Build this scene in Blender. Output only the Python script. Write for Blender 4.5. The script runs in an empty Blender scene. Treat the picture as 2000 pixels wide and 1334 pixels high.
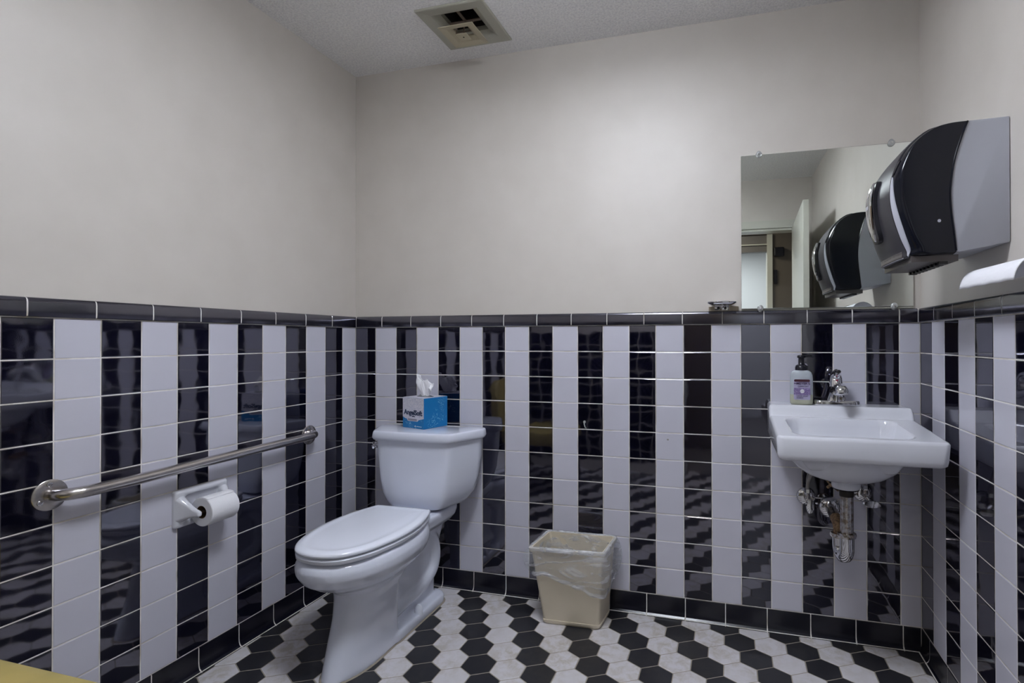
import bpy, bmesh, math, random
from mathutils import Vector, Matrix
import numpy as np
random.seed(7)
S = bpy.context.scene
COL = S.collection
PI = math.pi
# ------------------------------------------------------------------ camera
cam = bpy.data.cameras.new('camera'); camo = bpy.data.objects.new('camera', cam); COL.objects.link(camo)
cam.sensor_width = 36; cam.lens = 36*1049.8/2000
cam.shift_x = (1000-1131.8)/2000; cam.shift_y = (656.76-667)/2000
cam.clip_start = 0.02
yaw, pit, rol = 0.2731, 0.0070, -0.0015
fw = Vector((-math.sin(yaw)*math.cos(pit), math.cos(yaw)*math.cos(pit), math.sin(pit)))
rt = Vector((math.cos(yaw), math.sin(yaw), 0)); up = rt.cross(fw)
r2 = math.cos(rol)*rt+math.sin(rol)*up; u2 = -math.sin(rol)*rt+math.cos(rol)*up
m = Matrix((r2, u2, -fw)).transposed().to_4x4(); m.translation = (1.7144, -2.1739, 1.1078)
camo.matrix_world = m
S.camera = camo
# ------------------------------------------------------------------ look, world, exposure
S.view_settings.view_transform = 'Standard'; S.view_settings.look = 'None'
S.view_settings.gamma = 1.0; S.view_settings.use_curve_mapping = False
S.view_settings.exposure = 0.58
w = bpy.data.worlds.new('world'); S.world = w; w.use_nodes = True
w.node_tree.nodes['Background'].inputs[0].default_value = (0.75, 0.80, 0.9, 1)
w.node_tree.nodes['Background'].inputs[1].default_value = 0.3
W = 2.3676; H = 2.366; L = 2.30
LIGHT_XY = (1.27, -1.13); LAMP_E = 33.0; UP_E = 60.0; SIDE_E = 15.5; LAMP_C = (0.86, 0.91, 1.0)
HALL_P = 12.0; FAR_P = 30.0

def area(name, loc, rot, sx, sy, power, color):
    l = bpy.data.lights.new(name, 'AREA'); l.shape = 'RECTANGLE'; l.size = sx; l.size_y = sy
    l.energy = power; l.color = color
    o = bpy.data.objects.new(name, l); COL.objects.link(o); o.location = loc; o.rotation_euler = rot
    return o
area('hallway_fill', (1.2, -3.0, 2.36), (0, 0, 0), 0.9, 0.25, HALL_P, (1.0, 0.93, 0.82))  # ambient fill added beyond the doorway; no lamp is seen there
area('far_room_lamp', (1.6, -4.7, 2.36), (0, 0, 0), 1.0, 0.6, FAR_P, (0.90, 0.94, 1.0))

# ------------------------------------------------------------------ materials
def mat(name, col, rough=0.5, metal=0.0, spec=0.5, coat=0.0, **k):
    m = bpy.data.materials.new(name); m.use_nodes = True
    b = m.node_tree.nodes['Principled BSDF']
    b.inputs['Base Color'].default_value = (*col, 1); b.inputs['Roughness'].default_value = rough
    b.inputs['Metallic'].default_value = metal; b.inputs['Specular IOR Level'].default_value = spec
    b.inputs['Coat Weight'].default_value = coat
    for kk, v in k.items(): b.inputs[kk.replace('_', ' ')].default_value = v
    return m
def nodes(m): return m.node_tree.nodes, m.node_tree.links, m.node_tree.nodes['Principled BSDF']
def coordn(m, kind='Object', obj=None):
    n, l, b = nodes(m)
    t = n.new('ShaderNodeTexCoord'); return t.outputs[kind]
def world_pos(m):
    n, l, b = nodes(m); g = n.new('ShaderNodeNewGeometry'); return g.outputs['Position']
def noise(m, vec, scale, detail=2, rough=0.5, dist=0.0):
    n, l, b = nodes(m); t = n.new('ShaderNodeTexNoise'); t.inputs['Scale'].default_value = scale
    t.inputs['Detail'].default_value = detail; t.inputs['Roughness'].default_value = rough; t.inputs['Distortion'].default_value = dist
    l.new(vec, t.inputs['Vector']); return t.outputs['Fac']
def bump(m, h, strength, dist, prev=None):
    n, l, b = nodes(m); t = n.new('ShaderNodeBump'); t.inputs['Strength'].default_value = strength
    t.inputs['Distance'].default_value = dist; l.new(h, t.inputs['Height'])
    if prev: l.new(prev, t.inputs['Normal'])
    l.new(t.outputs[0], b.inputs['Normal']); return t.outputs[0]
def ramp(m, fac, stops):
    n, l, b = nodes(m); t = n.new('ShaderNodeValToRGB'); r = t.color_ramp
    while len(r.elements) < len(stops): r.elements.new(0.5)
    for e, (p, c) in zip(r.elements, stops): e.position = p; e.color = (*c, 1)
    l.new(fac, t.inputs[0]); return t.outputs[0]
def tocol(m, sock):
    n, l, b = nodes(m); l.new(sock, b.inputs['Base Color'])
def mapping(m, vec, scale=(1, 1, 1), rot=(0, 0, 0)):
    n, l, b = nodes(m); t = n.new('ShaderNodeMapping'); t.inputs['Scale'].default_value = scale; t.inputs['Rotation'].default_value = rot
    l.new(vec, t.inputs[0]); return t.outputs[0]

PAINT = mat('satin_wall_paint', (0.60, 0.575, 0.555), 0.50, spec=0.85)
p = world_pos(PAINT); n1 = noise(PAINT, p, 7, 3); tocol(PAINT, ramp(PAINT, n1, [(0.3, (0.580, 0.540, 0.495)), (0.7, (0.610, 0.570, 0.525))]))
bump(PAINT, noise(PAINT, p, 260, 2), 0.12, 0.001)
CEIL = mat('stippled_ceiling', (0.52, 0.51, 0.52), 0.85, spec=0.1)
p = world_pos(CEIL); nn = noise(CEIL, p, 120, 3, 0.75)
tocol(CEIL, ramp(CEIL, nn, [(0.38, (0.80, 0.79, 0.80)), (0.58, (0.96, 0.95, 0.94))])); bump(CEIL, nn, 0.8, 0.007)
def glaze(name, col, rough, wav, rnd=0.5):
    m = mat(name, col, rough, spec=rnd)
    p = world_pos(m)
    a = bump(m, noise(m, mapping(m, p, (1, 1, 1)), 15, 1.0, 0.4), 1.0, wav)
    bump(m, noise(m, p, 500, 1), 0.03, 0.0002, a)
    return m
WHITE_T = glaze('white_glazed_tile', (0.600, 0.595, 0.680), 0.18, 0.0003, 0.5)
BLACK_T = glaze('black_glazed_tile', (0.0035, 0.0035, 0.010), 0.035, 0.00035, 1.0)
BLACK_C = glaze('black_glazed_trim', (0.006, 0.006, 0.013), 0.13, 0.0004, 1.0)
BLACK_B = glaze('black_glazed_base', (0.005, 0.005, 0.012), 0.24, 0.0004, 0.5)
for q_ in (BLACK_T, BLACK_C):
    q_.node_tree.nodes['Principled BSDF'].inputs['IOR'].default_value = 1.8
    q_.node_tree.nodes['Principled BSDF'].inputs['Specular Tint'].default_value = (0.88, 0.87, 1.0, 1)
GROUT = mat('pale_grout', (0.60, 0.57, 0.53), 0.8, spec=0.2)
p = world_pos(GROUT); tocol(GROUT, ramp(GROUT, noise(GROUT, p, 11, 3), [(0.3, (0.50, 0.45, 0.38)), (0.58, (0.80, 0.78, 0.75))]))
FGROUT = mat('brown_floor_grout', (0.36, 0.32, 0.27), 0.85, spec=0.2)
def floor_mat(name, a, b_, rough):
    m = mat(name, a, rough, spec=0.4)
    p = world_pos(m); n, l, bs = nodes(m)
    x = noise(m, p, 26, 5, 0.7, 0.4); y = noise(m, p, 3.1, 2, 0.5)
    c1 = ramp(m, x, [(0.38, b_), (0.58, a)])
    mx = n.new('ShaderNodeMix'); mx.data_type = 'RGBA'
    l.new(ramp(m, y, [(0.42, (1, 1, 1)), (0.62, (0.25, 0.25, 0.25))]), mx.inputs['Factor'])
    mx.inputs['A'].default_value = (*a, 1); l.new(c1, mx.inputs['B']); tocol(m, mx.outputs['Result'])
    bump(m, noise(m, p, 420, 2), 0.12, 0.0006)
    return m
HEX_W = floor_mat('white_hex_tile', (0.66, 0.64, 0.67), (0.50, 0.46, 0.42), 0.34)
HEX_B = floor_mat('black_hex_tile', (0.022, 0.022, 0.028), (0.034, 0.033, 0.034), 0.33)
PORC = mat('white_porcelain', (0.73, 0.76, 0.87), 0.06, spec=0.7, coat=0.3)
PORC_S = mat('white_sink_porcelain', (0.72, 0.73, 0.79), 0.08, spec=0.5, coat=0.3)
SEAT = mat('white_seat_plastic', (0.83, 0.86, 0.96), 0.10, spec=0.6)
CHROME = mat('chrome', (0.72, 0.72, 0.74), 0.09, 1.0)
OLDCH = mat('worn_chrome', (0.55, 0.53, 0.52), 0.22, 1.0)
p = world_pos(OLDCH); tocol(OLDCH, ramp(OLDCH, noise(OLDCH, p, 60, 4, 0.7), [(0.40, (0.30, 0.24, 0.18)), (0.56, (0.62, 0.61, 0.62))]))
RUST = mat('rusty_pipe', (0.32, 0.16, 0.07), 0.8)
p = world_pos(RUST); tocol(RUST, ramp(RUST, noise(RUST, p, 120, 4, 0.7), [(0.35, (0.10, 0.06, 0.04)), (0.6, (0.34, 0.22, 0.12))]))
STEEL = mat('brushed_steel', (0.55, 0.52, 0.51), 0.24, 1.0)
p = world_pos(STEEL); bump(STEEL, noise(STEEL, mapping(STEEL, p, (900, 12, 900)), 1, 2), 0.10, 0.0006)
MIRROR = mat('mirror_glass', (0.90, 0.94, 0.90), 0.0, 1.0)
DARKP = mat('smoke_plastic', (0.005, 0.006, 0.012), 0.13, spec=0.35)
MATTEB = mat('matte_charcoal_plastic', (0.032, 0.030, 0.038), 0.44)
BLACKP = mat('black_plastic', (0.008, 0.008, 0.014), 0.25)
GREYP = mat('light_grey_plastic', (0.39, 0.40, 0.45), 0.38)
STRIPE = mat('pale_grey_plastic', (0.50, 0.51, 0.58), 0.3)
TRAYM = mat('brown_grey_plastic', (0.09, 0.078, 0.078), 0.3)
PAPER = mat('white_tissue', (0.84, 0.84, 0.88), 0.9, spec=0.1)
p = world_pos(PAPER); bump(PAPER, noise(PAPER, p, 300, 2), 0.25, 0.0008)
TOWEL = mat('embossed_paper_towel', (0.88, 0.88, 0.93), 0.9, spec=0.1)
n, l, b = nodes(TOWEL); v = n.new('ShaderNodeTexVoronoi'); v.inputs['Scale'].default_value = 110; l.new(world_pos(TOWEL), v.inputs['Vector'])
bump(TOWEL, v.outputs['Distance'], 0.5, 0.0012)
CARD = mat('brown_card', (0.16, 0.09, 0.045), 0.9)
CREAM = mat('cream_plastic', (0.50, 0.43, 0.335), 0.42)
p = world_pos(CREAM); tocol(CREAM, ramp(CREAM, noise(CREAM, p, 5, 4), [(0.3, (0.68, 0.605, 0.47)), (0.7, (0.74, 0.66, 0.525))]))
VENT = mat('yellowed_vent_plastic', (0.42, 0.41, 0.345), 0.5)
VENT2 = mat('more_yellowed_vent_plastic', (0.47, 0.42, 0.30), 0.5)
DUCT = mat('dark_duct', (0.020, 0.014, 0.014), 0.8)
VBAR = mat('dusty_crossbar', (0.20, 0.15, 0.12), 0.8)
DOORM = mat('cream_door_paint', (0.56, 0.56, 0.50), 0.30)
HALLM = mat('brown_hall_wall', (0.115, 0.095, 0.075), 0.6)
HEADM = mat('grey_header', (0.16, 0.15, 0.145), 0.5)
FARM = mat('far_room_paint', (0.62, 0.63, 0.64), 0.6)
YELLOW = mat('ochre_upholstery', (0.49, 0.385, 0.125), 0.5)
p = world_pos(YELLOW); tocol(YELLOW, ramp(YELLOW, noise(YELLOW, p, 9, 3), [(0.3, (0.42, 0.34, 0.115)), (0.7, (0.54, 0.42, 0.14))]))
WOODL = mat('dark_chair_leg', (0.05, 0.03, 0.02), 0.4)
LAMPM = bpy.data.materials.new('lamp_diffuser'); LAMPM.use_nodes = True
e = LAMPM.node_tree.nodes['Principled BSDF']; e.inputs['Base Color'].default_value = (0.8, 0.8, 0.8, 1)
e.inputs['Emission Color'].default_value = (*LAMP_C, 1); e.inputs['Emission Strength'].default_value = LAMP_E
BLUE = mat('blue_printed_card', (0.0, 0.16, 0.42), 0.4)
n, l, b = nodes(BLUE); wv = n.new('ShaderNodeTexWave'); wv.wave_type = 'RINGS'; wv.inputs['Scale'].default_value = 16; wv.inputs['Distortion'].default_value = 22
wv.inputs['Detail'].default_value = 1.5; wv.inputs['Detail Scale'].default_value = 2.2
l.new(coordn(BLUE), wv.inputs['Vector'])
sep = n.new('ShaderNodeSeparateXYZ'); l.new(coordn(BLUE), sep.inputs[0])
mk = n.new('ShaderNodeMath'); mk.operation = 'MULTIPLY'
l.new(ramp(BLUE, wv.outputs['Fac'], [(0.90, (0, 0, 0)), (0.96, (1, 1, 1))]), mk.inputs[0])
l.new(ramp(BLUE, noise(BLUE, coordn(BLUE), 22, 1), [(0.50, (0, 0, 0)), (0.58, (0.6, 0.6, 0.6))]), mk.inputs[1])
mx = n.new('ShaderNodeMix'); mx.data_type = 'RGBA'; l.new(mk.outputs[0], mx.inputs['Factor'])
mx.inputs['A'].default_value = (0.0, 0.165, 0.43, 1); mx.inputs['B'].default_value = (0.28, 0.55, 0.72, 1); tocol(BLUE, mx.outputs['Result'])
BOXW = mat('pale_printed_card', (0.62, 0.60, 0.68), 0.5)
p = coordn(BOXW); tocol(BOXW, ramp(BOXW, noise(BOXW, p, 230, 2, 0.6), [(0.42, (0.50, 0.50, 0.60)), (0.56, (0.68, 0.66, 0.72))]))
INK = mat('dark_blue_ink', (0.012, 0.03, 0.08), 0.5)
INKW = mat('white_ink', (0.75, 0.75, 0.78), 0.5)
PURPLE_INK = mat('purple_ink', (0.05, 0.03, 0.09), 0.5)
MAROON = mat('maroon_print', (0.06, 0.012, 0.02), 0.5)
LABELM = mat('lilac_label', (0.42, 0.39, 0.55), 0.45)
LABELP = mat('patterned_label', (0.2, 0.12, 0.3), 0.45)
n, l, b = nodes(LABELP); v = n.new('ShaderNodeTexVoronoi'); v.inputs['Scale'].default_value = 330; l.new(coordn(LABELP), v.inputs['Vector'])
tocol(LABELP, ramp(LABELP, v.outputs['Distance'], [(0.15, (0.66, 0.60, 0.75)), (0.35, (0.20, 0.13, 0.34)), (0.6, (0.09, 0.05, 0.18)), (0.75, (0.45, 0.38, 0.6))]))
BOTTLE = mat('translucent_bottle', (0.60, 0.65, 0.71), 0.22, spec=0.5, Transmission_Weight=0.25, IOR=1.35)
SOAPL = mat('pale_green_soap', (0.56, 0.57, 0.44), 0.22, spec=0.5, Transmission_Weight=0.15, IOR=1.35)
CLEAR = mat('clear_plastic', (0.85, 0.86, 0.86), 0.05, Transmission_Weight=0.6, IOR=1.4)
LINER = bpy.data.materials.new('clear_bin_liner'); LINER.use_nodes = True
n = LINER.node_tree.nodes; l = LINER.node_tree.links; n.clear()
out = n.new('ShaderNodeOutputMaterial'); tr = n.new('ShaderNodeBsdfTransparent'); tr.inputs[0].default_value = (0.95, 0.96, 0.97, 1)
pb = n.new('ShaderNodeBsdfPrincipled'); pb.inputs['Base Color'].default_value = (0.86, 0.87, 0.92, 1); pb.inputs['Roughness'].default_value = 0.16; pb.inputs['Specular IOR Level'].default_value = 0.8
tc = n.new('ShaderNodeTexCoord'); n1 = n.new('ShaderNodeTexNoise'); n1.inputs['Scale'].default_value = 5; n1.inputs['Detail'].default_value = 3; n1.inputs['Distortion'].default_value = 3.5
mp = n.new('ShaderNodeMapping'); mp.inputs['Scale'].default_value = (1, 1, 2.6); l.new(tc.outputs['Object'], mp.inputs[0]); l.new(mp.outputs[0], n1.inputs['Vector'])
rp = n.new('ShaderNodeValToRGB'); rp.color_ramp.elements[0].position = 0.47; rp.color_ramp.elements[0].color = (0.13, 0.13, 0.13, 1)
rp.color_ramp.elements[1].position = 0.72; rp.color_ramp.elements[1].color = (0.50, 0.50, 0.50, 1)
l.new(n1.outputs['Fac'], rp.inputs[0]); ms = n.new('ShaderNodeMixShader'); l.new(rp.outputs[0], ms.inputs[0]); l.new(tr.outputs[0], ms.inputs[1]); l.new(pb.outputs[0], ms.inputs[2])
bp = n.new('ShaderNodeBump'); bp.inputs['Strength'].default_value = 0.9; bp.inputs['Distance'].default_value = 0.01; l.new(n1.outputs['Fac'], bp.inputs['Height']); l.new(bp.outputs[0], pb.inputs['Normal'])
l.new(ms.outputs[0], out.inputs[0])

# ------------------------------------------------------------------ mesh helpers
class MB:
    def __init__(s): s.v = []; s.f = []
    def add(s, v, f):
        o = len(s.v); s.v += [tuple(x) for x in v]; s.f += [tuple(i+o for i in q) for q in f]; return s
    def box(s, x0, x1, y0, y1, z0, z1):
        v = [(x, y, z) for z in (z0, z1) for y in (y0, y1) for x in (x0, x1)]
        return s.add(v, [(0, 2, 3, 1), (4, 5, 7, 6), (0, 1, 5, 4), (2, 6, 7, 3), (0, 4, 6, 2), (1, 3, 7, 5)])
    def rbox(s, x0, x1, y0, y1, z0, z1, r=0.004, seg=2):
        bm = bmesh.new(); bmesh.ops.create_cube(bm, size=1)
        for v in bm.verts: v.co = ((x0+x1)/2+v.co.x*(x1-x0), (y0+y1)/2+v.co.y*(y1-y0), (z0+z1)/2+v.co.z*(z1-z0))
        bmesh.ops.bevel(bm, geom=bm.edges[:], offset=r, segments=seg, profile=0.5, affect='EDGES')
        return s.bm(bm)
    def bm(s, bm, mtx=None):
        bm.verts.ensure_lookup_table()
        v = [((mtx @ x.co) if mtx else x.co)[:] for x in bm.verts]; f = [tuple(x.index for x in q.verts) for q in bm.faces]
        bm.free(); return s.add(v, f)
    def loft(s, rings, cap0=True, cap1=True, closed=True):
        n = len(rings[0]); v = [p for r in rings for p in r]; f = []
        for i in range(len(rings)-1):
            for j in range(n if closed else n-1):
                k = (j+1) % n; f.append((i*n+j, i*n+k, (i+1)*n+k, (i+1)*n+j))
        if cap0: f.append(tuple(range(n-1, -1, -1)))
        if cap1: f.append(tuple((len(rings)-1)*n+j for j in range(n)))
        return s.add(v, f)
    def tube(s, pts, rad, n=14, cap=True, flat=1.0):
        pts = [Vector(p) for p in pts]; rings = []
        if not hasattr(rad, '__len__'): rad = [rad]*len(pts)
        up = None
        for i, p in enumerate(pts):
            t = (pts[min(i+1, len(pts)-1)]-pts[max(i-1, 0)]).normalized()
            if up is None: up = Vector((0, 0, 1)) if abs(t.z) < 0.9 else Vector((0, 1, 0))
            a = t.cross(up).normalized(); up = a.cross(t).normalized()
            rings.append([p+(a*math.cos(2*PI*k/n)+up*math.sin(2*PI*k/n)*flat)*rad[i] for k in range(n)])
        return s.loft(rings, cap, cap)
    def lathe(s, prof, c=(0, 0, 0), axis='z', n=28, sx=1.0, sy=1.0):
        c = Vector(c); rings = []
        for r, h in prof:
            ring = []
            for k in range(n):
                a = 2*PI*k/n; x, y = r*math.cos(a)*sx, r*math.sin(a)*sy
                q = {'z': Vector((x, y, h)), 'y': Vector((x, h, y)), 'x': Vector((h, x, y)), '-y': Vector((x, -h, y))}[axis]
                ring.append(c+q)
            rings.append(ring)
        return s.loft(rings)
    def grid(s, fn, nu, nv, thick=None):
        v = [fn(i/nu, j/nv) for j in range(nv+1) for i in range(nu+1)]
        f = [(j*(nu+1)+i, j*(nu+1)+i+1, (j+1)*(nu+1)+i+1, (j+1)*(nu+1)+i) for j in range(nv) for i in range(nu)]
        return s.add(v, f)
    def build(s, name, material, parent=None, smooth=False, angle=40, loc=None):
        me = bpy.data.meshes.new(name)
        v = s.v
        if loc is not None: v = [(a-loc[0], b-loc[1], c-loc[2]) for a, b, c in v]
        me.from_pydata([tuple(x) for x in v], [], s.f)
        bm = bmesh.new(); bm.from_mesh(me); bmesh.ops.recalc_face_normals(bm, faces=bm.faces[:]); bm.to_mesh(me); bm.free()
        me.materials.append(material)
        if smooth:
            me.polygons.foreach_set('use_smooth', [True]*len(me.polygons))
            me.set_sharp_from_angle(angle=math.radians(angle))
        o = bpy.data.objects.new(name, me); COL.objects.link(o)
        if loc is not None: o.location = loc
        if parent: attach(o, parent)
        return o
def attach(o, parent):
    # children keep their place: store location relative to the parent's own transform
    o.parent = parent
    o.matrix_parent_inverse = world_m(parent).inverted()
def world_m(o):
    m = Matrix.LocRotScale(o.location, o.rotation_euler, o.scale)
    return (world_m(o.parent) @ o.matrix_parent_inverse @ m) if o.parent else m
def tag(o, label, cat, group=None, kind=None):
    o['label'] = label; o['category'] = cat
    if group: o['group'] = group
    if kind: o['kind'] = kind
    return o
def thing(name, label, cat, loc=(0, 0, 0), group=None):
    o = bpy.data.objects.new(name, None); COL.objects.link(o); o.location = loc; o.empty_display_size = 0.05
    return tag(o, label, cat, group)
def struct(name, mb, material, label, cat='structure', smooth=False):
    o = mb.build(name, material, None, smooth); o['kind'] = 'structure'; o['label'] = label; o['category'] = cat
    return o
def catmull(P, n, closed=False):
    P = [Vector(p) for p in P]; out = []; N = len(P)
    rng = range(N) if closed else range(N-1)
    for i in rng:
        g = (lambda k: P[k % N]) if closed else (lambda k: P[max(0, min(N-1, k))])
        p0, p1, p2, p3 = g(i-1), g(i), g(i+1), g(i+2)
        for k in range(n):
            t = k/n
            out.append(0.5*((2*p1)+(-p0+p2)*t+(2*p0-5*p1+4*p2-p3)*t*t+(-p0+3*p1-3*p2+p3)*t**3))
    if not closed: out.append(P[-1])
    return out
def chaikin(P, it=2, closed=True, q=0.25):
    for _ in range(it):
        o = []
        for i in range(len(P)):
            a, b = Vector(P[i]), Vector(P[(i+1) % len(P)]); o += [a.lerp(b, q), a.lerp(b, 1-q)]
        P = o
    return P
def rrect(cx, cy, hx, hy, r, z, n=6):
    P = []
    for (sx, sy, a0) in ((1, 1, 0), (-1, 1, PI/2), (-1, -1, PI), (1, -1, 1.5*PI)):
        for k in range(n+1):
            a = a0+PI/2*k/n; P.append((cx+sx*(hx-r)+r*math.cos(a), cy+sy*(hy-r)+r*math.sin(a), z))
    return P
def text_mb(body, size, extr=0.0004, bold=0.0, align='CENTER'):
    c = bpy.data.curves.new('t', 'FONT'); c.body = body; c.size = size; c.extrude = extr; c.offset = bold; c.align_x = align; c.align_y = 'CENTER'; c.resolution_u = 3
    o = bpy.data.objects.new('t', c); COL.objects.link(o)
    dg = bpy.context.evaluated_depsgraph_get(); me = bpy.data.meshes.new_from_object(o.evaluated_get(dg))
    mb = MB().add([v.co[:] for v in me.vertices], [tuple(p.vertices) for p in me.polygons])
    bpy.data.objects.remove(o); bpy.data.curves.remove(c); bpy.data.meshes.remove(me)
    return mb
def xform(mb, M):
    mb.v = [tuple(M @ Vector(p)) for p in mb.v]; return mb
def remesh(mb, voxel, it=6, fac=0.6):
    o = mb.build('tmp', PORC)
    r = o.modifiers.new('r', 'REMESH'); r.mode = 'VOXEL'; r.voxel_size = voxel
    s = o.modifiers.new('s', 'SMOOTH'); s.factor = fac; s.iterations = it
    dg = bpy.context.evaluated_depsgraph_get(); me = bpy.data.meshes.new_from_object(o.evaluated_get(dg))
    out = MB().add([v.co[:] for v in me.vertices], [tuple(p.vertices) for p in me.polygons])
    bpy.data.objects.remove(o); bpy.data.meshes.remove(me)
    return out

# ------------------------------------------------------------------ room shell
G = 0.004                    # painted face sits this far behind the tile faces
wall_back = struct('wall_back', MB().box(-0.10, W+0.10, G, 0.12, 0, H), PAINT, 'pale painted back wall above black and white striped tiles', 'wall')
wall_left = struct('wall_left', MB().box(-0.12, -G, -L, G-0.0, 0, H), PAINT, 'pale painted left wall above striped tiles and grab bar', 'wall')
wall_right = struct('wall_right', MB().box(W+G, W+0.12, -L, G, 0, H), PAINT, 'pale painted right wall behind the paper dispenser', 'wall')
DX0, DX1, DZ = 1.33, 2.262, 1.98
fb = MB(); fb.box(-0.12, DX0, -L-0.12, -L, 0, H); fb.box(DX1, W+0.12, -L-0.12, -L, 0, H); fb.box(DX0, DX1, -L-0.12, -L, DZ, H)
wall_front = struct('wall_front', fb, PAINT, 'pale painted entrance wall with the doorway, seen in the mirror', 'wall')
# ceiling with the duct opening
vx0, vx1, vy0, vy1 = 0.566, 0.834, -0.372, -0.105
cb = MB()
for a in ((-0.12, vx0, -L-0.12, 0.12), (vx1, W+0.12, -L-0.12, 0.12), (vx0, vx1, -L-0.12, vy0), (vx0, vx1, vy1, 0.12)):
    cb.box(*a, H, H+0.05)
ceiling = struct('ceiling', cb, CEIL, 'stippled off-white ceiling', 'ceiling')
floor = struct('floor', MB().box(-0.12, W+0.12, -L-0.12, 0.12, -0.06, -0.0009), FGROUT, 'floor of black and white hexagonal tiles in brown grout', 'floor')

# ---- wall tiles: every visible tile is an object; meshes are shared between tiles of one size
PITX, PITZ, Z0 = 0.1095, 0.1085, 1.168
GR = 0.0030
_tm = {}
def tile_mesh(w_, h_, mt, key, deep=0.0035, ch=0.0035):
    """a pressed ceramic tile lying in its local XZ plane, face at y=0 looking to -Y"""
    k = (round(w_, 4), round(h_, 4), key)
    if k in _tm: return _tm[k]
    a, b = w_/2-GR/2, h_/2-GR/2
    rings = []
    for ins, d in ((0, deep), (0, 0.0011), (0.0004, 0.0007), (0.0019, 0.0)):
        rings.append([(-a+ins, d, -b+ins), (a-ins, d, -b+ins), (a-ins, d, b-ins), (-a+ins, d, b-ins)])
    me = MB().loft(rings, False, True)
    o = me.build('wall_tile', mt, None); me = o.data; bpy.data.objects.remove(o)
    _tm[k] = me; return me
WALLS = {   # origin at the corner, direction along the wall, outward normal angle of tile (rotation about z)
    'back': (lambda u: Vector((u, 0, 0)), 0.0), 'left': (lambda u: Vector((0, -u, 0)), PI/2), 'right': (lambda u: Vector((W, -u, 0)), -PI/2)}
def place_tile(wall, u0, u1, z0, z1, mt, key, parent, name='wall_tile', tilt=0.0011):
    fn, ang = WALLS[wall]
    me = tile_mesh(u1-u0, z1-z0, mt, key)
    o = bpy.data.objects.new(name, me); COL.objects.link(o)
    p = fn((u0+u1)/2); o.location = (p.x, p.y, (z0+z1)/2)
    o.rotation_euler = (random.gauss(0, tilt*0.8), 0, ang+random.gauss(0, tilt))
    o.parent = parent; return o
def stuff_tiles(wall, cols, parent, mt, key, z0=None):
    mb = MB(); fn, ang = WALLS[wall]
    for u0, u1 in cols:
        for r in range(10):
            a = MB(); me = tile_mesh(u1-u0, PITZ, mt, key)
            M = Matrix.Translation(fn((u0+u1)/2)+Vector((0, 0, Z0-(r+0.5)*PITZ))) @ Matrix.Rotation(ang+random.gauss(0, .002), 4, 'Z')
            mb.add([M @ v.co for v in me.vertices], [tuple(p_.vertices) for p_ in me.polygons])
    o = mb.build('tile_field', mt, parent); o['kind'] = 'stuff'; return o
def columns(first, length):
    c = [(0.0, first)]; u = first
    while u < length-0.001: c.append((u, min(u+PITX, length))); u += PITX
    return c
layout = {'back': (columns(0.1115, W), 0, 99, wall_back), 'left': (columns(0.0883, L), 1, 13, wall_left), 'right': (columns(0.1136, L), 0, 8, wall_right)}
for wname, (cols, par, nvis, parent) in layout.items():
    extra = {0: [], 1: []}
    for i, (u0, u1) in enumerate(cols):
        black = (i+par) % 2 == 0
        if i >= nvis: extra[int(black)].append((u0, u1)); continue
        for r in range(10):
            if u1-u0 < 0.01: continue
            place_tile(wname, u0, u1, Z0-(r+1)*PITZ, Z0-r*PITZ, BLACK_T if black else WHITE_T, int(black), parent)
    for k in (0, 1):
        if extra[k]: stuff_tiles(wname, extra[k], parent, BLACK_T if k else WHITE_T, k)
    # grout bed behind the tiles
    fn, ang = WALLS[wname]; a, b = fn(0), fn(W if wname == 'back' else L)
    g = MB()
    e = 0.0010
    if wname == 'back': g.box(0, W, e, 0.0045, 0, 1.2165)
    if wname == 'left': g.box(-0.0045, -e, -L, 0, 0, 1.2165)
    if wname == 'right': g.box(W+e, W+0.0045, -L, 0, 0, 1.2165)
    g.build('grout_bed', GROUT, parent)
# ---- bullnose cap and cove base
def profile_tile(wall, u0, u1, prof, mt, parent, name, label=None):
    """prof: (distance out from the wall face, z) swept along the wall between u0 and u1"""
    fn, ang = WALLS[wall]
    a, b = u0+GR*0.45, u1-GR*0.45
    nrm = {'back': Vector((0, -1, 0)), 'left': Vector((1, 0, 0)), 'right': Vector((-1, 0, 0))}[wall]
    rings = []
    for u, ins in ((a, 0.0012), (a+0.0012, 0), (b-0.0012, 0), (b, 0.0012)):
        rings.append([fn(u)+nrm*(d-(ins if d > 0.001 else 0))+Vector((0, 0, z)) for d, z in prof])
    o = MB().loft(rings).build(name, mt, parent, True, 24)
    return o
CAPP = [(-0.003, 1.1695), (0.0055, 1.1695), (0.0070, 1.1712), (0.0075, 1.180), (0.0075, 1.206), (0.0065, 1.213), (0.0035, 1.2178), (-0.003, 1.2195)]
BASEP = [(-0.003, 0.0815), (0.001, 0.0815), (0.002, 0.080), (0.002, 0.030), (0.003, 0.018), (0.006, 0.009), (0.012, 0.003), (0.016, 0.0015), (0.016, -0.001), (-0.003, -0.001)]
def run(wall, bounds, prof, mt, parent, name):
    for a, b in zip(bounds[:-1], bounds[1:]): profile_tile(wall, a, b, prof, mt, parent, name)
bk = [0.0075, 0.1491]+[0.1491+0.15365*k for k in range(1, 15)]+[W-0.0075]
run('back', bk, CAPP, BLACK_C, wall_back, 'cap_tile')
lb = [0.0, 0.1635]+[0.1635+0.1543*k for k in range(1, 14)]+[L]; run('left', lb, CAPP, BLACK_C, wall_left, 'cap_tile')
rb = [0.0, 0.1551]+[0.1551+0.1530*k for k in range(1, 14)]+[L]; run('right', rb, CAPP, BLACK_C, wall_right, 'cap_tile')
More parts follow.
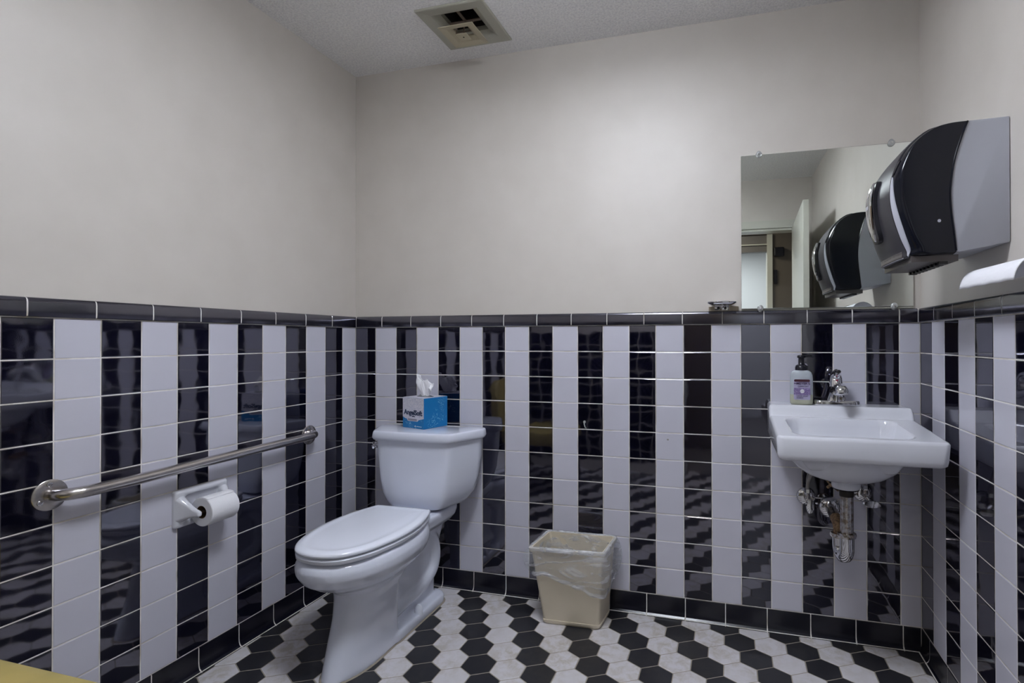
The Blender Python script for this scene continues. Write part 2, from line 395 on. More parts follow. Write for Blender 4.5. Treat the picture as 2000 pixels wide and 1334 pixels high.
run('back', [0.002, 0.1578]+[0.1578+0.1536*k for k in range(1, 15)]+[W-0.002], BASEP, BLACK_B, wall_back, 'base_tile')
run('left', [0.0, 0.1691]+[0.1691+0.1528*k for k in range(1, 14)]+[L], BASEP, BLACK_B, wall_left, 'base_tile')
run('right', [0.0, 0.0813]+[0.0813+0.1534*k for k in range(1, 15)]+[L], BASEP, BLACK_B, wall_right, 'base_tile')
for wn, L_, par_ in (('back', W, wall_back), ('left', L, wall_left), ('right', L, wall_right)):
    for PR, nm in ((CAPP, 'cap_grout'), (BASEP, 'base_grout')):
        zc = sum(q[1] for q in PR)/len(PR)
        pr_ = [(d-0.0009 if d > 0 else d, z+(0.0006 if z < zc else -0.0006)) for d, z in PR]
        profile_tile(wn, 0.003, L_-0.003, pr_, GROUT, par_, nm)
# entrance wall tiles are only ever seen as reflections in the glaze: joined fields
for k, mt in ((0, WHITE_T), (1, BLACK_T)):
    mb = MB(); i = 0; u = 0.0
    while u < DX0-0.08:
        if i % 2 == k:
            for r in range(10):
                me = tile_mesh(PITX, PITZ, mt, k)
                M = Matrix.Translation((u+PITX/2, -L, Z0-(r+0.5)*PITZ)) @ Matrix.Rotation(PI, 4, 'Z')
                mb.add([M @ v.co for v in me.vertices], [tuple(p_.vertices) for p_ in me.polygons])
        u += PITX; i += 1
    o = mb.build('tile_field', mt, wall_front); o['kind'] = 'stuff'

# ---- hexagonal floor tiles
SX, SY = 0.1076, 0.0943
def hex_poly(cx, cy, k=1.0):
    a = SX/2-0.0017; h = SY*2/3-0.0019; h2 = SY/3-0.0009
    return [(cx, cy+h), (cx-a, cy+h2), (cx-a, cy-h2), (cx, cy-h), (cx+a, cy-h2), (cx+a, cy+h2)]
def clip(poly, axis, val, keep_less):
    out = []
    for i in range(len(poly)):
        a, b = poly[i], poly[(i+1) % len(poly)]
        ia = (a[axis] <= val) if keep_less else (a[axis] >= val); ib = (b[axis] <= val) if keep_less else (b[axis] >= val)
        if ia: out.append(a)
        if ia != ib:
            t = (val-a[axis])/(b[axis]-a[axis]); out.append(tuple(a[q]+(b[q]-a[q])*t for q in (0, 1)))
    return out
def hex_rings(poly):
    n = len(poly); cx = sum(p[0] for p in poly)/n; cy = sum(p[1] for p in poly)/n
    def sh(d, z):
        return [(cx+(x-cx)*(1-d/max(1e-4, math.hypot(x-cx, y-cy))), cy+(y-cy)*(1-d/max(1e-4, math.hypot(x-cx, y-cy))), z) for x, y in poly]
    return [sh(0, -0.004), sh(0, -0.0008), sh(0.0018, 0.0)]
shared = {}
field = {0: MB(), 1: MB()}
for nrow in range(-1, 25):
    cy = -0.112-SY*nrow
    for j in range(-30, 40):
        cx = 0.668+SX*j+0.0538*nrow
        black = (j % 2 == 0)
        poly = hex_poly(cx, cy); full = True
        for ax, val, less in ((0, 0.014, False), (0, W-0.014, True), (1, -0.014, True), (1, -L-0.12, False)):
            inside = [(p[ax] <= val) if less else (p[ax] >= val) for p in poly]
            if not all(inside): full = False; poly = clip(poly, ax, val, less)
            if len(poly) < 3: break
        if len(poly) < 3: continue
        area_ = abs(sum(poly[i][0]*poly[(i+1) % len(poly)][1]-poly[(i+1) % len(poly)][0]*poly[i][1] for i in range(len(poly))))/2
        if area_ < 1e-4: continue
        vis = cy > -0.90+0.265*cx
        if not vis:
            field[int(black)].loft(hex_rings(poly), False, True); continue
        if full:
            if black not in shared:
                o0 = MB().loft(hex_rings(hex_poly(0, 0)), False, True).build('hexagon_tile', HEX_B if black else HEX_W)
                shared[black] = o0.data; bpy.data.objects.remove(o0)
            o = bpy.data.objects.new('hexagon_tile', shared[black]); COL.objects.link(o); o.location = (cx, cy, 0); o.parent = floor
            o.rotation_euler = (random.gauss(0, .0015), random.gauss(0, .0015), 0)
        else:
            MB().loft(hex_rings(poly), False, True).build('hexagon_tile', HEX_B if black else HEX_W, floor)
for k in (0, 1):
    o = field[k].build('hexagon_tile_field', HEX_B if k else HEX_W, floor); o['kind'] = 'stuff'

# ------------------------------------------------------------------ doorway, hallway and far room (all seen in the mirror)
tb = MB()
CZ = 2.04
tb.box(DX0-0.06, DX0, -L-0.001, -L+0.015, 0, CZ); tb.box(DX1, DX1+0.055, -L-0.001, -L+0.015, 0, CZ); tb.box(DX0, DX1, -L-0.001, -L+0.015, DZ, CZ)
tb.box(DX0-0.001, DX0+0.018, -L-0.12, -L, 0, DZ); tb.box(DX1-0.018, DX1+0.001, -L-0.12, -L, 0, DZ); tb.box(DX0+0.018, DX1-0.018, -L-0.12, -L, DZ-0.018, DZ)
struct('trim_1', tb, DOORM, 'cream door casing around the doorway, seen in the mirror', 'trim')
# leaf swung into the room, nearly parallel to the right wall
hx, hy = 2.223, -2.285; ex, ey = 2.178, -1.40
dv = Vector((ex-hx, ey-hy, 0)); nv = Vector((dv.y, -dv.x, 0)).normalized(); Ld = dv.length; dn = dv.normalized()
lf = MB(); lf.rbox(0, Ld, 0, 0.035, 0.012, 1.972, 0.0015, 1)
Md = Matrix((Vector((dn.x, nv.x, 0, hx)), Vector((dn.y, nv.y, 0, hy)), Vector((0, 0, 1, 0)), Vector((0, 0, 0, 1))))
xform(lf, Md)
door = struct('door_1', lf, DOORM, 'open cream door standing against the right wall, seen in the mirror', 'door')
kn = MB(); kn.lathe([(0.028, 0), (0.028, 0.006), (0.012, 0.01), (0.012, 0.035), (0.026, 0.045), (0.027, 0.06), (0.015, 0.068)], (0, 0, 0), 'y', 20)
kn.v = [(x+Ld-0.07, -y, z+0.95) for x, y, z in kn.v]; xform(kn, Md); kn.build('door_knob', CHROME, door, True)
hg = MB()
for z in (0.25, 1.0, 1.75): hg.tube([Md @ Vector((-0.004, 0.02, z)), Md @ Vector((-0.004, 0.02, z+0.09))], 0.006, 8)
hg.build('hinge', OLDCH, door)
HY = -3.5
hb = MB(); hb.box(2.19, 3.2, HY-0.12, HY, 0, 2.42); hb.box(1.72, 2.19, HY-0.12, HY, 2.16, 2.42); hb.box(0.2, 1.72, HY-0.12, HY, 0, 2.42)
hb.box(3.2, 3.3, HY-0.12, -L-0.12, 0, 2.42); hb.box(0.1, 0.2, HY-0.12, -L-0.12, 0, 2.42)
struct('wall_hallway', hb, HALLM, 'dark brown hallway wall beyond the door, seen in the mirror', 'wall')
struct('ceiling_hallway', MB().box(0.1, 3.3, HY-0.12, -L-0.12, 2.42, 2.47), HEADM, 'grey hallway ceiling beyond the door', 'ceiling')
struct('floor_hallway', MB().box(0.1, 3.3, HY-2.5, -L-0.12, -0.06, -0.0015), HEADM, 'grey hallway floor beyond the door', 'floor')
tb = MB(); tb.box(2.142, 2.192, HY-0.14, HY+0.02, 0, 2.155); tb.box(1.71, 1.76, HY-0.14, HY+0.02, 0, 2.155)
struct('trim_2', tb, DOORM, 'cream upright jamb of the far doorway, seen in the mirror', 'trim')
tb = MB(); tb.box(1.76, 2.142, HY-0.10, HY-0.02, 1.99, 2.155)
struct('trim_3', tb, HEADM, 'grey header over the far doorway, seen in the mirror', 'trim')
tb = MB(); tb.box(1.76, 2.142, HY-0.018, HY-0.004, 2.055, 2.066)
struct('trim_4', tb, DOORM, 'thin pale strip across the grey header', 'trim')
fb = MB(); fb.box(0.2, 3.2, -5.9, -5.8, 0, 2.42); fb.box(0.1, 0.2, -5.9, HY-0.12, 0, 2.42); fb.box(3.2, 3.3, -5.9, HY-0.12, 0, 2.42)
struct('wall_far_room', fb, FARM, 'bright painted wall of the far room, seen in the mirror', 'wall')
struct('ceiling_far_room', MB().box(0.1, 3.3, -5.9, HY-0.12, 2.42, 2.47), FARM, 'bright ceiling of the far room, seen in the mirror', 'ceiling')
dc = thing('door_closer', 'small dark door closer on the brown hallway wall, seen in the mirror', 'door closer', (2.24, HY, 1.98))
MB().rbox(2.205, 2.30, HY, HY+0.05, 1.93, 2.02, 0.01).build('closer_body', BLACKP, dc)
MB().box(2.205, 2.235, HY, HY+0.012, 1.66, 1.80).build('strike_plate', BLACKP, dc)

# ------------------------------------------------------------------ ceiling lamp (just above the frame, lights the room)
lx, ly = LIGHT_XY
lamp = thing('ceiling_lamp', 'ceiling lamp above the frame, with a glowing drum and upward disc added as fill', 'lamp', (lx, ly, H))
UPM = LAMPM.copy(); UPM.name = 'uplight_fill_glow'; UPM.node_tree.nodes['Principled BSDF'].inputs['Emission Strength'].default_value = UP_E
SIDEM = LAMPM.copy(); SIDEM.name = 'drum_fill_glow'; SIDEM.node_tree.nodes['Principled BSDF'].inputs['Emission Strength'].default_value = SIDE_E
MB().lathe([(0.200, -0.050), (0.207, -0.052), (0.207, -0.112), (0.200, -0.113), (0.196, -0.088), (0.196, -0.052)], (lx, ly, H), 'z', 48).build('fill_glow_drum', SIDEM, lamp, True, 40)  # drum side glow added to lighten the ceiling and wall tops
MB().lathe([(0.192, -0.078), (0.192, -0.090), (0.01, -0.090)], (lx, ly, H), 'z', 48).build('diffuser', LAMPM, lamp, True, 30)
MB().lathe([(0.17, -0.0765), (0.17, -0.0740), (0.03, -0.0740)], (lx, ly, H), 'z', 48).build('fill_uplight', UPM, lamp, True, 30)  # upward glow added to brighten the ceiling and soften the room light
MB().lathe([(0.055, -0.0005), (0.055, -0.012), (0.016, -0.016), (0.016, -0.0735)], (lx, ly, H), 'z', 24).build('stem', CHROME, lamp, True, 30)

# ------------------------------------------------------------------ ceiling vent
vent = thing('ceiling_vent', 'yellowed square ceiling vent with a dark opening and hanging inner plates', 'vent', (0.70, -0.24, H))
def sqring(mb, cx, cy, prof, closed=True):
    rings = [[(cx-a, cy-a, z), (cx+a, cy-a, z), (cx+a, cy+a, z), (cx-a, cy+a, z)] for a, z in prof]
    n = 4; o = len(mb.v)
    mb.loft(rings+[rings[0]] if closed else rings, False, False)
mb = MB(); sqring(mb, 0.700, -0.2385, [(0.1415, H-0.0005), (0.1415, H-0.006), (0.137, H-0.008), (0.098, H-0.004), (0.074, H+0.010), (0.070, H+0.012), (0.069, H+0.03), (0.0735, H+0.03), (0.078, H+0.012), (0.10, H-0.0005)])
mb.build('vent_frame', VENT, vent)
mb = MB(); c0, c1 = 0.7, -0.2385
mb.box(0.622, 0.632, -0.315, -0.16, H+0.03, H+0.22); mb.box(0.768, 0.778, -0.315, -0.16, H+0.03, H+0.22)
mb.box(0.632, 0.768, -0.315, -0.305, H+0.03, H+0.22); mb.box(0.632, 0.768, -0.17, -0.16, H+0.03, H+0.22); mb.box(0.62, 0.78, -0.317, -0.158, H+0.22, H+0.23)
mb.build('duct', DUCT, vent)
mb = MB(); mb.box(0.632, 0.768, c1-0.006, c1+0.006, H+0.012, H+0.016)
mb.build('crossbar', VBAR, vent)
mb = MB(); mb.box(c0-0.006, c0+0.006, -0.305, -0.172, H+0.0165, H+0.0205)
mb.build('crossbar', VBAR, vent)
mb = MB(); sqring(mb, 0.6905, -0.2325, [(0.0735, 2.328), (0.0735, 2.331), (0.050, 2.336), (0.034, 2.347), (0.031, 2.350), (0.031, 2.346), (0.033, 2.343), (0.048, 2.332)])
mb.build('middle_plate', VENT2, vent)
mb = MB(); mb.box(0.678, 0.722, -0.272, -0.228, 2.311, 2.3135); mb.build('inner_plate', VENT2, vent)
mb = MB()
mb.tube([(0.700, -0.25, 2.3135), (0.700, -0.245, H+0.012)], 0.003, 8)
for sx in (-1, 1): mb.tube([(0.6905+sx*0.034, -0.2325, 2.345), (0.70+sx*0.034, -0.2385, H+0.013)], 0.0025, 8)
mb.tube([(0.6905-.036, -0.2325, 2.343), (0.6905+.036, -0.2325, 2.343)], 0.0025, 8)
mb.build('hanger', VBAR, vent)
MB().lathe([(0.003, 0), (0.003, 0.0012)], (0.700, -0.25, 2.3100), 'z', 10).build('screw', BLACKP, vent)

# ------------------------------------------------------------------ mirror with clips
mr = thing('wall_mirror', 'frameless square mirror hung over the sink beside the corner', 'mirror', (2.0515, 0, 1.227))
mb = MB(); mb.rbox(-0.2945, 0.2945, -0.0025, 0.0025, 0, 0.5895, 0.0008, 1)
gl = mb.build('mirror_glass', MIRROR); gl.location = (2.0515, -0.0055, 1.2272); gl.rotation_euler = (0, 0, 0.01); attach(gl, mr)
MB().box(1.758, 2.345, -0.0035, 0.002, 1.8166, 1.8180).build('mirror_edge', HEADM, mr)
MB().box(1.757, 2.346, -0.002, 0.004, 1.2205, 1.2268).build('bottom_rail', VENT, mr)
for cx, cz in ((1.823, 1.8165), (2.277, 1.8165), (1.8265, 1.2285), (2.283, 1.2285)):
    mb = MB(); mb.lathe([(0.0115, 0), (0.0115, 0.003), (0.009, 0.006), (0.004, 0.0075)], (cx, -0.0095, cz), '-y', 18)
    mb.lathe([(0.0085, 0), (0.0085, 0.0135)], (cx, 0.004, cz+(0.0065 if cz > 1.5 else -0.0065)), '-y', 12)
    c = mb.build('mirror_clip', CLEAR, mr, True)
    MB().lathe([(0.0035, 0), (0.003, 0.002)], (cx, -0.0170, cz), '-y', 10).build('screw', CHROME, c, True)

# ------------------------------------------------------------------ chrome wall dish beside the mirror
sd = thing('soap_dish', 'small chrome wall-mounted soap dish left of the mirror', 'soap dish', (1.685, 0, 1.235))
mb = MB(); mb.rbox(1.634, 1.746, -0.0025, 0.004, 1.2205, 1.238, 0.001, 1); mb.build('bare_wall_patch', mat('tan_patch', (0.42, 0.36, 0.27), 0.8), sd)
mb = MB(); mb.rbox(1.656, 1.711, -0.010, -0.002, 1.2225, 1.2405, 0.002); mb.build('wall_bracket', CHROME, sd, True)
for sx in (1.671, 1.697): MB().lathe([(0.0055, 0), (0.0055, 0.0015), (0.003, 0.0022), (0.003, 0.0005)], (sx, -0.010, 1.2315), '-y', 14).build('screw', BLACKP, sd)
mb = MB()
rings = [rrect(1.684, -0.048, a, b_, min(a, b_)*0.55, z, 5) for a, b_, z in ((0.038, 0.026, 1.2405), (0.047, 0.036, 1.2435), (0.054, 0.042, 1.2475), (0.0545, 0.0425, 1.2515), (0.053, 0.041, 1.2525), (0.049, 0.037, 1.2495), (0.035, 0.025, 1.2445))]
mb.loft(rings); mb.tube([(1.684, -0.006, 1.236), (1.684, -0.030, 1.242)], 0.008, 12)
mb.build('dish', CHROME, sd, True)
mb = MB(); mb.loft([rrect(1.686, -0.012, a, b_, 0.006, z, 4) for a, b_, z in ((0.025, 0.010, 1.2525), (0.027, 0.011, 1.2555), (0.026, 0.010, 1.2585), (0.022, 0.008, 1.2600))]); mb.build('back_lip', CHROME, sd, True)

# ------------------------------------------------------------------ grab bar
gb = thing('grab_bar', 'long brushed steel grab bar on the left wall tiles', 'grab bar', (0.0, -0.74, 0.705))
za = 0.705
pts = [(0.004, -1.192), (0.020, -1.190), (0.038, -1.180), (0.050, -1.158), (0.0545, -1.13), (0.0545, -1.0), (0.0545, -0.74), (0.0545, -0.48), (0.0545, -0.356), (0.050, -0.328), (0.038, -0.306), (0.020, -0.296), (0.004, -0.294)]
mb = MB(); P = catmull([(x, y, za+(0.010 if y > -0.8 else 0.0)*(y+1.192)/0.9) for x, y in pts], 6)
mb.tube(P, 0.0158, 20); mb.build('bar', STEEL, gb, True)
for y, dz in ((-1.192, 0.0), (-0.294, 0.004)):
    mb = MB(); mb.lathe([(0.040, 0), (0.040, 0.002), (0.038, 0.0035), (0.018, 0.0042)], (0.0004, y, za+dz), 'x', 32); fl = mb.build('flange', STEEL, gb, True)
    for a in (95, 215, 335):
        c = (0.0040, y+0.028*math.cos(math.radians(a)), za+dz+0.028*math.sin(math.radians(a)))
        s_ = MB(); s_.lathe([(0.0068, 0), (0.0062, 0.0022), (0.004, 0.003)], c, 'x', 14)
        s_.box(c[0]+0.003, c[0]+0.0034, c[1]-0.004, c[1]+0.004, c[2]-0.0007, c[2]+0.0007); s_.build('screw', CHROME, fl, True)

# ------------------------------------------------------------------ toilet paper holder and roll
th = thing('toilet_paper_holder', 'white ceramic toilet paper holder set in the left wall tiles', 'paper holder', (0, -0.778, 0.57))
mb = MB()
cy, cz = -0.778, 0.5655
def rr_yz(hy, hz, r, x, n=6, dy=0, dz=0): return [(x, cy+dy+q[0], cz+dz+q[1]) for q in rrect(0, 0, hy, hz, r, 0, n)]
mb.loft([rr_yz(0.094, 0.0600, 0.008, -0.002), rr_yz(0.094, 0.0600, 0.008, 0.008), rr_yz(0.091, 0.057, 0.010, 0.0135), rr_yz(0.086, 0.052, 0.010, 0.016),
         rr_yz(0.066, 0.044, 0.014, 0.0155), rr_yz(0.060, 0.040, 0.014, 0.010), rr_yz(0.056, 0.036, 0.014, 0.005)], True, True)
for sy in (-1, 1):
    rings = []
    for x, hy, hz, dy, dz in ((0.008, 0.018, 0.046, sy*0.076, 0.0), (0.018, 0.015, 0.040, sy*0.075, 0), (0.030, 0.0115, 0.030, sy*0.071, -0.003), (0.045, 0.0095, 0.020, sy*0.0665, -0.007), (0.060, 0.0085, 0.013, sy*0.064, -0.011), (0.072, 0.008, 0.0105, sy*0.063, -0.013), (0.079, 0.006, 0.0075, sy*0.063, -0.013), (0.081, 0.003, 0.004, sy*0.063, -0.013)):
        rings.append(rr_yz(hy, hz, min(hy, hz)*0.9, x, 5, dy, dz))
    mb.loft(rings)
mb.build('ceramic_body', PORC_S, th, True, 50)
MB().tube([(0.066, -0.838, 0.5525), (0.066, -0.718, 0.5525)], 0.0085, 14).build('spindle', OLDCH, th, True)
tr_ = thing('toilet_paper_roll', 'half-used roll of white toilet paper hanging in the ceramic holder', 'toilet paper', (0.066, -0.77, 0.5525))
mb = MB(); prof = [(0.0205, -0.050), (0.0450, -0.050), (0.0465, -0.048), (0.0465, 0.048), (0.0450, 0.050), (0.0205, 0.050)]
rings = []
mb.lathe(prof+[prof[0]], (0.066, -0.776, 0.5525), 'y', 44); mb.f = [q for q in mb.f if len(q) == 4]
mb.build('paper', PAPER, tr_, True, 35)
mb = MB(); c = [(0.0200, -0.0495), (0.0208, -0.0495), (0.0208, 0.0495), (0.0200, 0.0495)]
mb.lathe(c+[c[0]], (0.066, -0.776, 0.5525), 'y', 30); mb.f = [q for q in mb.f if len(q) == 4]; mb.build('cardboard_core', CARD, tr_, True, 35)
mb = MB()
def flapf(u, v):
    a = math.radians(60+v*62); r = 0.0472+0.0012*math.exp(-((v)/0.2)**2)
    return (0.066+r*math.cos(a), -0.776+(u-0.5)*0.099, 0.5525+r*math.sin(a)+0.0006*math.sin(u*20)*(1-v))
mb.grid(flapf, 14, 8)
fo = mb.build('loose_sheet', PAPER, tr_, True); sm = fo.modifiers.new('s', 'SOLIDIFY'); sm.thickness = 0.0005

# ------------------------------------------------------------------ toilet
XC = 0.462
def egg(hw, yf, yb, z, n=48, mid=0.45, eb=2.6):
    ym = yf+(yb-yf)*mid; P = []
    for k in range(n):
        a = 2*PI*k/n; c, s = math.cos(a), math.sin(a)      # c: x, s: +back / -front
        if s < 0: x = hw*c; y = ym+(ym-yf)*s
        else:
            x = hw*math.copysign(abs(c)**(2/eb), c); y = ym+(yb-ym)*abs(s)**(2/eb)
        P.append((XC+x, y, z))
    return P
toilet = thing('toilet', 'white two-piece floor toilet with elongated bowl and closed lid', 'toilet', (XC, -0.40, 0))
mb = MB()
mb.loft([egg(0.078, -0.730, -0.43, 0.0, eb=9, mid=.6), egg(0.076, -0.722, -0.43, 0.03, eb=9, mid=.6), egg(0.074, -0.700, -0.43, 0.10, eb=9, mid=.6), egg(0.074, -0.672, -0.43, 0.17, eb=9, mid=.55), egg(0.080, -0.655, -0.42, 0.225, eb=6), egg(0.092, -0.655, -0.37, 0.255, eb=4),
         egg(0.112, -0.685, -0.31, 0.278), egg(0.140, -0.735, -0.28, 0.302), egg(0.162, -0.775, -0.262, 0.328), egg(0.174, -0.793, -0.255, 0.355), egg(0.174, -0.796, -0.255, 0.378), egg(0.166, -0.788, -0.26, 0.397), egg(0.152, -0.775, -0.27, 0.406)])
def slab(hw0, y0, y1, z, r=0.02): return rrect(XC, (y0+y1)/2, hw0, abs(y1-y0)/2, r, z, 6)
mb.loft([slab(0.085, -0.34, -0.075, 0.335), slab(0.105, -0.36, -0.06, 0.36), slab(0.112, -0.36, -0.055, 0.385), slab(0.112, -0.36, -0.055, 0.398), slab(0.108, -0.355, -0.06, 0.404)])
mb.loft([slab(0.034, -0.47, -0.110, 0.0, 0.03), slab(0.034, -0.47, -0.105, 0.12, 0.03), slab(0.040, -0.46, -0.09, 0.22, 0.03), slab(0.060, -0.42, -0.075, 0.31, 0.04), slab(0.09, -0.36, -0.07, 0.37, 0.04)])
mb.loft([slab(0.082, -0.50, -0.085, 0.0, 0.06), slab(0.083, -0.50, -0.085, 0.026, 0.06), slab(0.078, -0.50, -0.092, 0.036, 0.055)])
for sx in (-1, 1):
    mb.tube(catmull([(XC+sx*0.022, -0.33, 0.31), (XC+sx*0.032, -0.25, 0.325), (XC+sx*0.038, -0.165, 0.285), (XC+sx*0.036, -0.135, 0.20), (XC+sx*0.032, -0.160, 0.135), (XC+sx*0.028, -0.25, 0.100), (XC+sx*0.024, -0.36, 0.09), (XC+sx*0.02, -0.44, 0.08)], 5), 0.029, 14)
rm = remesh(mb, 0.0042, 12, 0.55)
rm.v = [(x, y, max(z, 0.0006)) for x, y, z in rm.v]
rm.build('bowl', PORC, toilet, True, 180)
def tankring(z, hb, hm, hf, yb, ym, yf, it=3, q=0.2):
    P = [(-hb, yb), (-hm, ym), (-hf, yf), (0, yf-0.004), (hf, yf), (hm, ym), (hb, yb)]
    P = chaikin([(XC+x, y, z) for x, y in P], 1, True, 0.10); P = chaikin(P, 2, True, 0.25); return [tuple(p_) for p_ in P]
mb = MB()
mb.loft([tankring(0.407, .06, .07, .05, -.075, -.10, -.19), tankring(0.410, .105, .115, .085, -.065, -.10, -.215), tankring(0.420, .145, .155, .115, -.058, -.10, -.228), tankring(0.440, .167, .178, .132, -.055, -.10, -.234),
         tankring(0.475, .194, .205, .147, -.052, -.10, -.238), tankring(0.53, .211, .222, .157, -.05, -.10, -.241), tankring(0.62, .224, .235, .165, -.05, -.10, -.244), tankring(0.700, .228, .239, .170, -.05, -.10, -.246)])
mb.build('tank', PORC, toilet, True, 50)
mb = MB()
mb.loft([tankring(0.6935, .232, .243, .172, -.046, -.10, -.252, 3, .16), tankring(0.696, .238, .250, .178, -.044, -.098, -.260, 3, .16), tankring(0.706, .242, .254, .182, -.042, -.095, -.266, 3, .16), tankring(0.723, .240, .252, .180, -.042, -.095, -.264, 3, .16), tankring(0.7295, .2385, .250, .178, -.043, -.096, -.262, 3, .16), tankring(0.732, .236, .2475, .176, -.045, -.097, -.260, 3, .16), tankring(0.7332, .230, .241, .170, -.050, -.10, -.254, 3, .16)])
mb.build('tank_lid', PORC, toilet, True, 60)
SO = [(0.0, -0.296), (0.06, -0.296), (0.108, -0.298), (0.122, -0.308), (0.150, -0.389), (0.164, -0.4615), (0.1655, -0.5576), (0.147, -0.657), (0.120, -0.720), (0.082, -0.764), (0.04, -0.783), (0.0, -0.788)]
def seat_ring(z, ins, oy=0.0):
    half = catmull([(x, y, 0) for x, y in SO], 4)
    P = [(v.x, v.y) for v in half]+[(-v.x, v.y) for v in half[-2:0:-1]]
    c = Vector((0, -0.54)); out = []
    for x, y in P:
        d = Vector((x, y))-c; L_ = max(1e-4, d.length); k = (L_-ins)/L_
        out.append((XC+c.x+d.x*k, c.y+d.y*k+oy, z))
    return out
mb = MB(); mb.loft([seat_ring(0.4085, 0.012), seat_ring(0.4085, 0.004), seat_ring(0.412, 0.0), seat_ring(0.422, -0.001), seat_ring(0.4265, 0.004), seat_ring(0.4265, 0.012)]); mb.build('seat', SEAT, toilet, True, 50)
mb = MB(); mb.loft([seat_ring(0.4300, 0.012), seat_ring(0.4305, 0.001), seat_ring(0.434, -0.003), seat_ring(0.4405, -0.002), seat_ring(0.445, 0.004), seat_ring(0.4475, 0.016), seat_ring(0.449, 0.022), seat_ring(0.4470, 0.030), seat_ring(0.4475, 0.05), seat_ring(0.449, 0.09)]); mb.build('seat_lid', SEAT, toilet, True, 60)
mb = MB(); mb.rbox(XC-0.085, XC+0.085, -0.30, -0.275, 0.405, 0.436, 0.006)
mb.build('hinge', SEAT, toilet, True)
for sx in (-1, 1):
    MB().lathe([(0.016, 0.026), (0.016, 0.044), (0.0150, 0.052), (0.012, 0.060), (0.007, 0.065), (0.002, 0.0665)], (XC+sx*0.067, -0.298, 0), 'z', 22).build('bolt_cap', SEAT, toilet, True)
mb = MB(); mb.rbox(XC-0.246, XC-0.216, -0.165, -0.135, 0.640, 0.668, 0.004); mb.tube([(XC-0.240, -0.155, 0.655), (XC-0.236, -0.175, 0.652), (XC-0.222, -0.190, 0.648)], [0.006, 0.005, 0.005], 10)
mb.build('flush_lever', CHROME, toilet, True)

mb = MB(); mb.loft([slab(0.087, -0.50, -0.081, 0.0, 0.06), slab(0.085, -0.50, -0.083, 0.003, 0.06)]); mb.loft([egg(0.0825, -0.735, -0.43, 0.0, eb=9, mid=.6), egg(0.080, -0.732, -0.43, 0.003, eb=9, mid=.6)])
mb.build('caulk_line', mat('tan_caulk', (0.34, 0.30, 0.25), 0.7), toilet)
# ------------------------------------------------------------------ tissue box
tbx = thing('tissue_box', 'blue and white cube tissue box on the toilet tank lid', 'tissue box', (0.41, -0.11, 0.7335))
A = Vector((0.4797, -0.1812, 0)); ux = Vector((0.13, 0.0385, 0)).normalized(); uy = Vector((-0.0385, 0.13, 0)).normalized()
ux = Vector((math.cos(-0.296), math.sin(-0.296), 0)); uy = Vector((-ux.y, ux.x, 0))
ZB, WB, DB, HB = 0.7336, 0.133, 0.132, 0.130
Mt = Matrix((Vector((ux.x, uy.x, 0, A.x)), Vector((ux.y, uy.y, 0, A.y)), Vector((0, 0, 1, ZB)), Vector((0, 0, 0, 1))))
mb = MB(); mb.rbox(-WB, 0, 0, DB, 0, HB-0.001, 0.0012, 1)
o = xform(mb, Mt).build('carton', BLUE, tbx, loc=(A.x, A.y, ZB))
mb = MB(); P = [(-WB+0.001, 0.046), (-WB*0.86, 0.040), (-WB*0.80, 0.039), (-WB*0.76, 0.030), (-WB*0.30, 0.030), (-WB*0.24, 0.037), (-WB*0.14, 0.040), (-0.001, 0.044), (-0.001, HB-0.001), (-WB+0.001, HB-0.001)]
mb.loft([[(x, -0.0002, z) for x, z in P], [(x, -0.0007, z) for x, z in P]]); xform(mb, Mt).build('printed_panel', BOXW, tbx, loc=(A.x, A.y, ZB))
def on_face(mb, x, z, rot=0.0, y=-0.0012):
    R = Matrix.Translation((x, y, z)) @ Matrix.Rotation(rot, 4, 'Y') @ Matrix.Rotation(PI/2, 4, 'X'); return xform(xform(mb, R), Mt)
on_face(text_mb('AngelSoft', 0.0290, 0.0004, 0.0009), -WB/2, 0.066, 0.02).build('brand_lettering', INK, tbx)
on_face(text_mb('ultra', 0.010, 0.0003, 0.0002), -WB*0.48, 0.051).build('small_lettering', INK, tbx)
mb = MB(); mb.box(-WB*0.74, -WB*0.32, -0.0014, -0.0008, 0.033, 0.0405); xform(mb, Mt).build('grey_strip', mat('grey_print', (0.30, 0.28, 0.33), 0.5), tbx)
mb = MB(); mb.add([(-WB*0.44, -0.0012, 0.008), (-WB*0.35, -0.0012, 0.008), (-WB*0.395, -0.0012, 0.014)], [(0, 1, 2)]); mb.box(-WB*0.33, -WB*0.10, -0.0013, -0.0008, 0.0085, 0.0105); xform(mb, Mt).build('small_logo', INKW, tbx)
mb = MB(); mb.box(-WB+0.002, -0.002, 0.002, DB-0.002, HB-0.0008, HB); xform(mb, Mt).build('top_panel', BOXW, tbx)
mb = MB(); mb.loft([[(-WB/2+0.045*math.cos(a), DB/2+0.026*math.sin(a), HB+dz) for a in np.linspace(0, 2*PI, 24, endpoint=False)] for dz in (0.0001, 0.0006)]); xform(mb, Mt).build('slot', INK, tbx)
